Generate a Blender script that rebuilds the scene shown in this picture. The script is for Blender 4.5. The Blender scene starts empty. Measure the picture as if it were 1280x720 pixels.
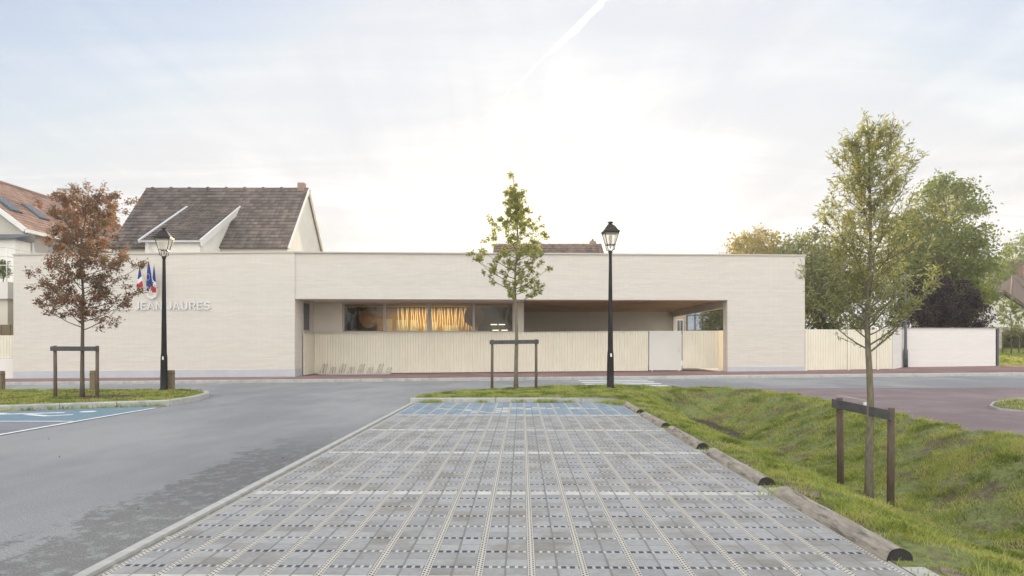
import bpy, bmesh, math, random
import numpy as np
from mathutils import Vector, Matrix
random.seed(7); rng = np.random.default_rng(7)
R = math.radians
S = bpy.context.scene
COL = S.collection

# ------------------------------------------------------------------ camera
CAM_H = 1.46
cd = bpy.data.cameras.new('camera'); cam = bpy.data.objects.new('camera', cd); COL.objects.link(cam)
cam.location = (0, 0, CAM_H); cam.rotation_euler = (R(90), 0, 0)
cd.sensor_width = 36; cd.lens = 36*853/1280; cd.shift_y = 72/1280
cd.clip_start = .05; cd.clip_end = 3000
S.camera = cam

# ------------------------------------------------------------------ sky, sun, exposure
SUN_EL, SUN_AZ = R(8.8), R(3.4)
S.view_settings.view_transform = 'Standard'; S.view_settings.look = 'None'
S.view_settings.gamma = 1; S.view_settings.use_curve_mapping = False
S.view_settings.exposure = 1.85
W = bpy.data.worlds.new('World'); S.world = W; W.use_nodes = True
nt = W.node_tree; nt.nodes.clear()
def nd(tree, t, **kw):
    n = tree.nodes.new(t)
    for k, v in kw.items():
        if k.startswith('i_'): n.inputs[k[2:].replace('_', ' ')].default_value = v
        else: setattr(n, k, v)
    return n
def vmath(tree, op, a, b=None):
    n = tree.nodes.new('ShaderNodeVectorMath'); n.operation = op
    for i, v in enumerate((a, b)):
        if v is None: continue
        if isinstance(v, (tuple, list)): n.inputs[i].default_value = v
        else: tree.links.new(v, n.inputs[i])
    return n.outputs['Value'] if op in ('DOT_PRODUCT', 'LENGTH') else n.outputs[0]
def math_(tree, op, a, b=None, c=None, clamp=False):
    n = tree.nodes.new('ShaderNodeMath'); n.operation = op; n.use_clamp = clamp
    for i, v in enumerate((a, b, c)):
        if v is None: continue
        if isinstance(v, (int, float)): n.inputs[i].default_value = v
        else: tree.links.new(v, n.inputs[i])
    return n.outputs[0]
def smooth(tree, v, a, b, lo=0., hi=1.):
    n = tree.nodes.new('ShaderNodeMapRange'); n.interpolation_type = 'SMOOTHSTEP'
    tree.links.new(v, n.inputs[0])
    for i, x in enumerate((a, b, lo, hi)): n.inputs[i+1].default_value = x
    return n.outputs[0]
def mixc(tree, f, a, b, mode='MIX'):
    n = tree.nodes.new('ShaderNodeMix'); n.data_type = 'RGBA'; n.blend_type = mode
    for i, v in ((0, f), (6, a), (7, b)):
        if isinstance(v, (int, float)): n.inputs[i].default_value = v
        elif isinstance(v, (tuple, list)): n.inputs[i].default_value = (*v[:3], 1)
        else: tree.links.new(v, n.inputs[i])
    return n.outputs[2]
sky = nd(nt, 'ShaderNodeTexSky', sky_type='NISHITA', sun_disc=False, sun_elevation=SUN_EL, sun_rotation=SUN_AZ,
         altitude=60, air_density=1.0, dust_density=1.2, ozone_density=1.0)
tc = nd(nt, 'ShaderNodeTexCoord'); D = tc.outputs['Generated']
sep = nd(nt, 'ShaderNodeSeparateXYZ'); nt.links.new(D, sep.inputs[0])
zz = math_(nt, 'MAXIMUM', sep.outputs[2], 0.)
den = math_(nt, 'ADD', zz, .12)
cmb = nd(nt, 'ShaderNodeCombineXYZ')
nt.links.new(math_(nt, 'DIVIDE', sep.outputs[0], den), cmb.inputs[0])
nt.links.new(math_(nt, 'DIVIDE', sep.outputs[1], den), cmb.inputs[1])
mp = nd(nt, 'ShaderNodeMapping'); nt.links.new(cmb.outputs[0], mp.inputs[0])
mp.inputs['Rotation'].default_value = (0, 0, R(28)); mp.inputs['Scale'].default_value = (.55, 1.7, 1)
n1 = nd(nt, 'ShaderNodeTexNoise', i_Scale=1.15, i_Detail=7, i_Roughness=.58, i_Distortion=.9); nt.links.new(mp.outputs[0], n1.inputs['Vector'])
mp2 = nd(nt, 'ShaderNodeMapping'); nt.links.new(cmb.outputs[0], mp2.inputs[0])
mp2.inputs['Rotation'].default_value = (0, 0, R(-35)); mp2.inputs['Scale'].default_value = (2.6, .5, 1)
n2 = nd(nt, 'ShaderNodeTexNoise', i_Scale=1.3, i_Detail=8, i_Roughness=.6, i_Distortion=.6); nt.links.new(mp2.outputs[0], n2.inputs['Vector'])
cl = math_(nt, 'ADD', math_(nt, 'MULTIPLY', n1.outputs[0], .62), math_(nt, 'MULTIPLY', n2.outputs[0], .38))
cl = smooth(nt, cl, .38, .66)
low = smooth(nt, sep.outputs[2], .08, .42, 1., .0)        # the veil thickens towards the horizon
dsun = vmath(nt, 'DOT_PRODUCT', D, (math.sin(SUN_AZ)*math.cos(SUN_EL), math.cos(SUN_AZ)*math.cos(SUN_EL), math.sin(SUN_EL)))
veil = math_(nt, 'ADD', math_(nt, 'MULTIPLY', cl, .42), math_(nt, 'MULTIPLY', low, .80), clamp=True)
back_fill = smooth(nt, sep.outputs[1], .45, -.35)             # unseen sky behind the camera, brightness added to light the facade
veil = math_(nt, 'MAXIMUM', veil, math_(nt, 'MULTIPLY', back_fill, .9))
# contrail on a great circle
d1 = Vector(((755-640)/853, 1, 432/853)).normalized(); d2 = Vector(((592-640)/853, 1, (432-160)/853)).normalized()
cn = d1.cross(d2).normalized(); mid = (d1+d2).normalized(); al = (d1-d2).normalized()
nw = nd(nt, 'ShaderNodeTexNoise', i_Scale=38., i_Detail=4.); nt.links.new(D, nw.inputs['Vector'])
off = math_(nt, 'ABSOLUTE', math_(nt, 'ADD', vmath(nt, 'DOT_PRODUCT', D, tuple(cn)), math_(nt, 'MULTIPLY', math_(nt, 'SUBTRACT', nw.outputs[0], .5), .009)))
along = vmath(nt, 'DOT_PRODUCT', D, tuple(al))
wid = math_(nt, 'MULTIPLY', smooth(nt, along, -.14, .14, .0008, .0060), smooth(nt, nw.outputs[0], .3, .65, .35, 1.1))
tr = math_(nt, 'SUBTRACT', 1., math_(nt, 'DIVIDE', off, wid), clamp=True)
tr = math_(nt, 'MULTIPLY', tr, smooth(nt, along, -.15, .1))
tr = math_(nt, 'MULTIPLY', tr, smooth(nt, sep.outputs[1], .5, .6))
veil = math_(nt, 'MAXIMUM', veil, math_(nt, 'MULTIPLY', tr, 1.0))
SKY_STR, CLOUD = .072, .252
lp = mixc(nt, .6, sky.outputs[0], (1.68, 2.05, 2.8))        # thin high haze lifts the clear blue
base = vmath(nt, 'MINIMUM', mixc(nt, 1., lp, (SKY_STR*1.0,)*3, 'MULTIPLY'), (.208, .220, .242))
warm = smooth(nt, dsun, .950, 1.0)
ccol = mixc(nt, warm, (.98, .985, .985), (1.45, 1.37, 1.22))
cst = math_(nt, 'ADD', CLOUD, math_(nt, 'MULTIPLY', back_fill, .42))
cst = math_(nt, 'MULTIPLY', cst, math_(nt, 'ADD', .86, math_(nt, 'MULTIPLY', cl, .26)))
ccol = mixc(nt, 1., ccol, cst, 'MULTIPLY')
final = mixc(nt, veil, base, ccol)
final = mixc(nt, math_(nt, 'MULTIPLY', tr, .9), final, (.38, .38, .375))
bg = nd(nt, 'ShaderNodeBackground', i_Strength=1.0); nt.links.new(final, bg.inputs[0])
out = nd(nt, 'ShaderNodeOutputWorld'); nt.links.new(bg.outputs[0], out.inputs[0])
sl = bpy.data.lights.new('sun', 'SUN'); sl.energy = 2.4; sl.angle = R(.5); sl.color = (1, .80, .56)
so = bpy.data.objects.new('sun', sl); COL.objects.link(so)
sdir = Vector((math.sin(SUN_AZ)*math.cos(SUN_EL), math.cos(SUN_AZ)*math.cos(SUN_EL), math.sin(SUN_EL)))
so.rotation_euler = sdir.to_track_quat('Z', 'Y').to_euler(); so.location = (0, 20, 40)

# ------------------------------------------------------------------ materials
def pos_node(t):
    return t.nodes.new('ShaderNodeNewGeometry')
def mat(name, col, rough=.8, var=.12, scale=3., bump=.0, bscale=40., spec=.35, metal=0., island=0., col2=None, f2=(.45, .65), s2=.6, stretch=(1, 1, 1)):
    m = bpy.data.materials.new(name); m.use_nodes = True; t = m.node_tree
    b = t.nodes['Principled BSDF']
    b.inputs['Roughness'].default_value = rough; b.inputs['Metallic'].default_value = metal
    b.inputs['Specular IOR Level'].default_value = spec
    g = pos_node(t)
    mpn = nd(t, 'ShaderNodeMapping'); t.links.new(g.outputs['Position'], mpn.inputs[0]); mpn.inputs['Scale'].default_value = stretch
    n = nd(t, 'ShaderNodeTexNoise', i_Scale=scale, i_Detail=6, i_Roughness=.6); t.links.new(mpn.outputs[0], n.inputs['Vector'])
    f = smooth(t, n.outputs[0], .25, .75, 1-var, 1+var)
    c = (*col, 1)
    cs = col
    if col2 is not None:
        nn = nd(t, 'ShaderNodeTexNoise', i_Scale=s2, i_Detail=5, i_Roughness=.62); t.links.new(mpn.outputs[0], nn.inputs['Vector'])
        cs = mixc(t, smooth(t, nn.outputs[0], *f2), col, col2)
    if island:
        f = math_(t, 'MULTIPLY', f, smooth(t, g.outputs['Random Per Island'], 0, 1, 1-island, 1+island))
    cmbn = nd(t, 'ShaderNodeCombineXYZ')
    for i in range(3): t.links.new(f, cmbn.inputs[i])
    o = mixc(t, 1., cs, cmbn.outputs[0], 'MULTIPLY')
    t.links.new(o, b.inputs['Base Color'])
    if bump:
        bn = nd(t, 'ShaderNodeTexNoise', i_Scale=bscale, i_Detail=4); t.links.new(mpn.outputs[0], bn.inputs['Vector'])
        bp = nd(t, 'ShaderNodeBump', i_Strength=min(1, bump), i_Distance=.01*max(1, bump)); t.links.new(bn.outputs[0], bp.inputs['Height']); t.links.new(bp.outputs[0], b.inputs['Normal'])
    return m
def leaf_mat(name, cols, trans=.4, rough=.55, nscale=1.2, wn=.4):
    m = bpy.data.materials.new(name); m.use_nodes = True; t = m.node_tree
    b = t.nodes['Principled BSDF']; b.inputs['Roughness'].default_value = rough; b.inputs['Specular IOR Level'].default_value = .25
    g = pos_node(t)
    cr = nd(t, 'ShaderNodeValToRGB'); cr.color_ramp.elements.remove(cr.color_ramp.elements[1])
    for i, c in enumerate(cols):
        e = cr.color_ramp.elements[0] if i == 0 else cr.color_ramp.elements.new(i/(len(cols)-1))
        e.color = (*c, 1)
    n = nd(t, 'ShaderNodeTexNoise', i_Scale=nscale, i_Detail=2); t.links.new(g.outputs['Position'], n.inputs['Vector'])
    f = math_(t, 'ADD', math_(t, 'MULTIPLY', g.outputs['Random Per Island'], 1-wn), math_(t, 'MULTIPLY', smooth(t, n.outputs[0], .3, .7), wn))
    t.links.new(f, cr.inputs[0]); t.links.new(cr.outputs[0], b.inputs['Base Color'])
    tr = nd(t, 'ShaderNodeBsdfTranslucent')
    t.links.new(mixc(t, 1., cr.outputs[0], (1.5, 1.45, .9), 'MULTIPLY'), tr.inputs[0])
    mx = nd(t, 'ShaderNodeMixShader'); mx.inputs[0].default_value = trans
    t.links.new(b.outputs[0], mx.inputs[1]); t.links.new(tr.outputs[0], mx.inputs[2])
    t.links.new(mx.outputs[0], t.nodes['Material Output'].inputs[0])
    return m
def glass_mat(name, tint=(.8, .85, .85), refl=1.0, base=.04):
    m = bpy.data.materials.new(name); m.use_nodes = True; t = m.node_tree
    t.nodes.remove(t.nodes['Principled BSDF'])
    tp = nd(t, 'ShaderNodeBsdfTransparent'); tp.inputs[0].default_value = (*tint, 1)
    gl = nd(t, 'ShaderNodeBsdfGlossy'); gl.inputs['Roughness'].default_value = .02
    fr = nd(t, 'ShaderNodeFresnel', i_IOR=1.5)
    mx = nd(t, 'ShaderNodeMixShader'); t.links.new(math_(t, 'ADD', math_(t, 'MULTIPLY', fr.outputs[0], refl), base, clamp=True), mx.inputs[0])
    t.links.new(tp.outputs[0], mx.inputs[1]); t.links.new(gl.outputs[0], mx.inputs[2])
    t.links.new(mx.outputs[0], t.nodes['Material Output'].inputs[0])
    return m
def emit_mat(name, col, s):
    m = bpy.data.materials.new(name); m.use_nodes = True; t = m.node_tree
    b = t.nodes['Principled BSDF']; b.inputs['Base Color'].default_value = (*col, 1)
    b.inputs['Emission Color'].default_value = (*col, 1); b.inputs['Emission Strength'].default_value = s
    return m
def brick_mat(name, c1, c2, mortar, bw, bh, ms, bump=.45, blotch=.06):
    m = bpy.data.materials.new(name); m.use_nodes = True; t = m.node_tree
    b = t.nodes['Principled BSDF']; b.inputs['Roughness'].default_value = .9; b.inputs['Specular IOR Level'].default_value = .2
    g = pos_node(t); s = nd(t, 'ShaderNodeSeparateXYZ'); t.links.new(g.outputs['Position'], s.inputs[0])
    c = nd(t, 'ShaderNodeCombineXYZ'); t.links.new(math_(t, 'ADD', s.outputs[0], s.outputs[1]), c.inputs[0]); t.links.new(s.outputs[2], c.inputs[1])
    br = nd(t, 'ShaderNodeTexBrick', i_Scale=1., i_Mortar_Size=ms, i_Brick_Width=bw, i_Row_Height=bh, i_Bias=0., i_Mortar_Smooth=.3)
    br.inputs['Color1'].default_value = (*c1, 1); br.inputs['Color2'].default_value = (*c2, 1); br.inputs['Mortar'].default_value = (*mortar, 1)
    t.links.new(c.outputs[0], br.inputs['Vector'])
    mp_ = nd(t, 'ShaderNodeMapping'); t.links.new(g.outputs['Position'], mp_.inputs[0]); mp_.inputs['Scale'].default_value = (.10, .10, 7)
    n = nd(t, 'ShaderNodeTexNoise', i_Scale=1.2, i_Detail=6, i_Roughness=.65); t.links.new(mp_.outputs[0], n.inputs['Vector'])
    f = smooth(t, n.outputs[0], .25, .75, 1-blotch, 1+blotch)
    k = nd(t, 'ShaderNodeCombineXYZ')
    for i in range(3): t.links.new(f, k.inputs[i])
    t.links.new(mixc(t, 1., br.outputs[0], k.outputs[0], 'MULTIPLY'), b.inputs['Base Color'])
    bp = nd(t, 'ShaderNodeBump', i_Strength=bump, i_Distance=.01); t.links.new(math_(t, 'SUBTRACT', 1., br.outputs['Fac']), bp.inputs['Height'])
    t.links.new(bp.outputs[0], b.inputs['Normal'])
    return m
M = {}
M['brick'] = brick_mat('pale_brick', (.63, .585, .515), (.69, .64, .565), (.54, .495, .43), .50, .055, .007, .45, .03)
M['whitebrick'] = brick_mat('white_brick', (.72, .69, .64), (.76, .73, .68), (.64, .61, .56), .50, .07, .007, .2, .03)
M['plinth'] = mat('plinth_blue_grey', (.47, .48, .50), .8, .06, 2)
M['coping'] = mat('coping_metal', (.50, .46, .40), .5, .04, 2)
M['cream'] = mat('cream_coated_steel', (.73, .68, .545), .5, .05, .9, spec=.5)
M['offwhite'] = mat('offwhite_panel', (.64, .62, .56), .45, .03, .7, spec=.5)
M['render'] = mat('beige_render', (.66, .60, .50), .9, .05, .8)
M['white_render'] = mat('white_render', (.70, .67, .61), .9, .06, .8)
M['grey_render'] = mat('grey_render', (.62, .58, .51), .9, .06, .8)
M['frame'] = mat('window_frame_metal', (.42, .40, .37), .45, .03, 2)
M['glass'] = glass_mat('window_glass', (.66, .66, .62), .55, .0)
M['lampglass'] = glass_mat('lamp_glass', (.85, .86, .84), .25, .0)
t_ = M['lampglass'].node_tree; tl = nd(t_, 'ShaderNodeBsdfTranslucent'); tl.inputs[0].default_value = (.8, .8, .78, 1)
df = nd(t_, 'ShaderNodeBsdfDiffuse'); df.inputs[0].default_value = (.8, .8, .78, 1); ad = nd(t_, 'ShaderNodeMixShader'); ad.inputs[0].default_value = .5
t_.links.new(tl.outputs[0], ad.inputs[1]); t_.links.new(df.outputs[0], ad.inputs[2])
mo_ = t_.nodes['Material Output']; prev = mo_.inputs[0].links[0].from_socket; m2 = nd(t_, 'ShaderNodeMixShader'); m2.inputs[0].default_value = .35
t_.links.new(prev, m2.inputs[1]); t_.links.new(ad.outputs[0], m2.inputs[2]); t_.links.new(m2.outputs[0], mo_.inputs[0])
M['wood_ceiling'] = mat('larch_ceiling', (.50, .34, .21), .7, .2, 3, stretch=(.3, 6, 6))
M['asphalt'] = mat('asphalt', (.245, .242, .243), .9, .36, 110, bump=.9, bscale=170, col2=(.33, .325, .318), f2=(.38, .66), s2=.35, stretch=(1, .45, 1))
def wear(m):
    t = m.node_tree; b = t.nodes['Principled BSDF']; g_ = pos_node(t); s_ = nd(t, 'ShaderNodeSeparateXYZ'); t.links.new(g_.outputs['Position'], s_.inputs[0])
    old = b.inputs['Base Color'].links[0].from_socket
    mp_ = nd(t, 'ShaderNodeMapping'); t.links.new(g_.outputs['Position'], mp_.inputs[0]); mp_.inputs['Scale'].default_value = (1.0, .8, 1)
    n = nd(t, 'ShaderNodeTexNoise', i_Scale=2.2, i_Detail=11, i_Roughness=.74); t.links.new(mp_.outputs[0], n.inputs['Vector'])
    d = math_(t, 'ADD', s_.outputs[0], math_(t, 'MULTIPLY', math_(t, 'SUBTRACT', n.outputs[0], .5), 2.6))
    k = math_(t, 'MULTIPLY', smooth(t, d, -3.65, -3.5), smooth(t, s_.outputs[0], -2.55, -2.7))
    k = math_(t, 'MULTIPLY', k, smooth(t, s_.outputs[1], 13., 8.))
    n5 = nd(t, 'ShaderNodeTexNoise', i_Scale=7., i_Detail=8, i_Roughness=.7); t.links.new(mp_.outputs[0], n5.inputs['Vector'])
    k = math_(t, 'MULTIPLY', k, smooth(t, n5.outputs[0], .40, .50, .25, 1.))
    k2 = math_(t, 'MULTIPLY', smooth(t, n.outputs[0], .62, .65), .30)
    k = math_(t, 'MAXIMUM', k, k2)
    c = mixc(t, k, old, mixc(t, 1., old, (.66, .65, .63), 'MULTIPLY')); t.links.new(c, b.inputs['Base Color'])
wear(M['asphalt'])
M['bay_asphalt'] = mat('parking_asphalt', (.25, .25, .265), .9, .2, 50, bump=.4, bscale=150, col2=(.20, .20, .21), s2=.9)
M['red'] = mat('red_asphalt', (.215, .125, .115), .92, .2, 55, bump=.5, bscale=150, col2=(.27, .175, .16), f2=(.4, .65), s2=.5)
M['mauve'] = mat('mauve_asphalt', (.205, .152, .15), .92, .2, 55, bump=.5, bscale=150, col2=(.265, .205, .2), f2=(.4, .65), s2=.5)
M['concrete'] = mat('concrete', (.42, .41, .38), .9, .12, 9, bump=.3, bscale=70, col2=(.34, .335, .31), s2=1.6)
M['paleconcrete'] = mat('pale_concrete', (.45, .435, .40), .9, .12, 9, bump=.3, bscale=70)
M['white'] = mat('white_paint', (.78, .78, .77), .8, .12, 12, col2=(.55, .55, .54), f2=(.5, .8), s2=5)
M['blue'] = mat('blue_paint', (.165, .25, .305), .85, .2, 14, col2=(.25, .29, .31), f2=(.45, .75), s2=2.5)
M['soil'] = mat('lawn_soil', (.16, .175, .06), .95, .35, 14, bump=.8, bscale=45, col2=(.13, .10, .065), f2=(.48, .62), s2=1.3)
M['mulch'] = mat('bark_mulch', (.07, .052, .04), .95, .4, 30, bump=1, bscale=60)
M['dirt'] = mat('bare_dirt', (.19, .15, .105), .95, .35, 14, bump=1, bscale=50)
M['ground'] = mat('field_ground', (.13, .15, .06), .95, .25, .5, col2=(.16, .15, .09), s2=.08)
M['post'] = mat('weathered_stake', (.145, .11, .08), .9, .3, 10, bump=.6, bscale=50, stretch=(5, 5, .6))
M['darkpost'] = mat('dark_brown_stake', (.11, .078, .056), .9, .3, 10, bump=.6, bscale=50, stretch=(5, 5, .6))
M['plank'] = mat('grey_plank', (.085, .08, .077), .85, .25, 8, bump=.5, bscale=40)
M['bollard'] = mat('timber_bollard', (.20, .155, .095), .9, .25, 8, bump=.5, bscale=40, stretch=(4, 4, .6))
M['log'] = mat('weathered_log', (.34, .295, .24), .9, .28, 6, bump=.7, bscale=34, col2=(.19, .165, .135), f2=(.52, .62), s2=4.5, stretch=(4, .7, 4))
M['logend'] = mat('dark_log_end', (.03, .027, .025), .7, .2, 20)
M['lamp_metal'] = mat('black_lamp_paint', (.018, .016, .015), .5, .15, 4, spec=.22)
M['pole_grey'] = mat('blue_grey_pole', (.075, .085, .10), .45, .1, 4, spec=.5)
M['steel'] = mat('galvanised_steel', (.55, .55, .55), .35, .1, 6, metal=.7)
M['tile_dark'] = mat('dark_tiles', (.082, .07, .067), .85, .15, .6, island=.34, col2=(.13, .10, .09), s2=.35)
M['tile_orange'] = mat('orange_tiles', (.36, .225, .165), .8, .12, .6, island=.18, col2=(.30, .20, .16), s2=.4)
M['tile_brown'] = mat('brown_tiles', (.135, .10, .082), .85, .12, .8, island=.22)
M['zinc'] = mat('zinc_trim', (.55, .55, .56), .5, .05, 2)
M['trim'] = mat('white_trim', (.70, .69, .66), .6, .04, 2)
M['darkglass'] = mat('dark_window_glass', (.03, .035, .04), .06, .1, 1, spec=.8)
M['shutter'] = mat('grey_blind', (.42, .44, .45), .6, .04, 2)
M['stone'] = mat('rubble_stone', (.38, .33, .26), .95, .3, 6, bump=1, bscale=8, col2=(.48, .43, .35), s2=2.5)
M['redbrick'] = mat('red_brick', (.23, .15, .115), .9, .25, 8)
M['bark'] = mat('tree_bark', (.12, .095, .07), .95, .3, 12, bump=.8, bscale=40, stretch=(3, 3, .8))
M['bark_grey'] = mat('grey_bark', (.17, .145, .11), .95, .3, 12, bump=.8, bscale=40, col2=(.19, .16, .085), s2=6, stretch=(3, 3, .8))
M['grass'] = leaf_mat('grass_blades', [(.07, .095, .022), (.17, .21, .048), (.32, .36, .09), (.42, .425, .135), (.45, .39, .20)], .35, .7, 1.9, .6)
M['leaf_ash'] = leaf_mat('russet_leaves', [(.13, .12, .055), (.18, .12, .075), (.225, .115, .085), (.29, .135, .085)], .42, nscale=1.5)
M['leaf_mid'] = leaf_mat('olive_leaves', [(.20, .215, .08), (.28, .295, .11), (.36, .36, .16)], .58)
M['leaf_willow'] = leaf_mat('willow_leaves', [(.15, .165, .06), (.23, .245, .095), (.31, .315, .16), (.40, .40, .26)], .45, .5)
M['leaf_green'] = leaf_mat('green_leaves', [(.085, .125, .028), (.16, .205, .05), (.25, .275, .085)], .45, nscale=.5)
M['leaf_dark'] = leaf_mat('dark_leaves', [(.065, .08, .026), (.115, .13, .042), (.18, .18, .06)], .42, nscale=.5)
M['leaf_yellow'] = leaf_mat('yellowing_leaves', [(.18, .165, .04), (.28, .235, .06), (.36, .28, .08)], .48, nscale=.5)
M['leaf_purple'] = leaf_mat('purple_leaves', [(.018, .012, .016), (.030, .018, .023), (.048, .026, .03)], .22, nscale=.8)
M['blue_cloth'] = mat('blue_cloth', (.012, .035, .22), .85, .1, 6)
M['white_cloth'] = mat('white_cloth', (.75, .75, .76), .85, .06, 6)
M['red_cloth'] = mat('red_cloth', (.50, .03, .045), .85, .1, 6)
M['gold'] = mat('gold_paint', (.60, .45, .12), .5, .1, 6)
M['sign_white'] = mat('sign_white', (.70, .70, .69), .45, .03, 3, spec=.5)
M['yellow_star'] = mat('yellow_star', (.75, .60, .05), .8, .05, 6)
M['glow'] = emit_mat('glowing_gold_strand', (1.0, .78, .42), .22)  # warm glow put into the gold strands as emission
M['orange_wall'] = mat('orange_wall', (.52, .33, .13), .8, .15, 1.5)
M['paper'] = mat('paper', (.70, .64, .50), .9, .05, 3)
M['dark_inside'] = mat('dark_interior', (.20, .18, .14), .9, .15, 1)
M['lamp_on'] = emit_mat('ceiling_light', (1.0, .9, .72), 3.0)
M['whitetube'] = emit_mat('strip_light', (1.0, .95, .85), .9)
M['sticker'] = mat('sticker', (.8, .8, .8), .5, .02, 3)
M['pole_steel'] = mat('dull_steel', (.27, .26, .24), .5, .1, 6, metal=.3)
M['palebrick'] = mat('pale_brown_brick', (.42, .32, .22), .9, .2, 5)
M['house_render'] = mat('greyed_house_render', (.50, .465, .41), .9, .06, .8)
M['tarp'] = mat('blue_grey_cladding', (.42, .46, .53), .6, .1, 2)

# paving grid: pale perforated ribs between the pavers
def grid_mat():
    m = bpy.data.materials.new('paver_grid'); m.use_nodes = True; t = m.node_tree
    b = t.nodes['Principled BSDF']; b.inputs['Roughness'].default_value = .85
    tcn = nd(t, 'ShaderNodeTexCoord'); s = nd(t, 'ShaderNodeSeparateXYZ'); t.links.new(tcn.outputs['Object'], s.inputs[0])
    u = math_(t, 'SUBTRACT', s.outputs[0], .205); v = math_(t, 'SUBTRACT', s.outputs[1], 4.466)
    def cyc(x, p): return math_(t, 'MULTIPLY', math_(t, 'SUBTRACT', math_(t, 'FRACT', math_(t, 'ADD', math_(t, 'DIVIDE', x, p), 1000.5)), .5), p)
    du = cyc(u, .338); dv = cyc(v, .3335)
    inx = math_(t, 'LESS_THAN', math_(t, 'ABSOLUTE', du), .0235)          # lengthwise strip
    # two columns of holes
    hx = math_(t, 'LESS_THAN', math_(t, 'ABSOLUTE', math_(t, 'SUBTRACT', math_(t, 'ABSOLUTE', du), .0115)), .0056)
    hy = math_(t, 'LESS_THAN', math_(t, 'ABSOLUTE', cyc(math_(t, 'ADD', v, math_(t, 'MULTIPLY', math_(t, 'SIGN', du), .0104)), .0416875)), .0105)
    hole = math_(t, 'MULTIPLY', hx, hy)
    ux = math_(t, 'LESS_THAN', math_(t, 'ABSOLUTE', cyc(math_(t, 'ADD', u, .014), .0563)), .0175)   # openings of the cross ribs
    ink = math_(t, 'LESS_THAN', math_(t, 'ABSOLUTE', dv), .0225)
    nz = nd(t, 'ShaderNodeTexNoise', i_Scale=1.7, i_Detail=3.); t.links.new(tcn.outputs['Object'], nz.inputs['Vector'])
    fill = smooth(t, nz.outputs[0], .38, .62)
    dark = mixc(t, fill, (.045, .048, .06), (.17, .165, .155))
    rib = mixc(t, nz.outputs[0], (.46, .43, .375), (.59, .545, .47))
    strip = mixc(t, hole, rib, (.05, .045, .04))
    cross = mixc(t, ux, mixc(t, fill, (.40, .40, .40), (.52, .51, .49)), dark)
    joint = (.225, .215, .195)
    c = mixc(t, ink, joint, cross); c = mixc(t, inx, c, strip)
    t.links.new(c, b.inputs['Base Color'])
    return m
M['grid'] = grid_mat()
M['paver'] = mat('grey_paver', (.335, .328, .322), .8, .10, 25, bump=.25, bscale=120, island=.10, col2=(.27, .25, .22), f2=(.44, .66), s2=1.6)
M['paver_white'] = mat('white_paver', (.53, .51, .47), .8, .14, 12, island=.08)
M['paver_blue'] = mat('blue_paver', (.225, .295, .35), .85, .16, 12, island=.14)

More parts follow.
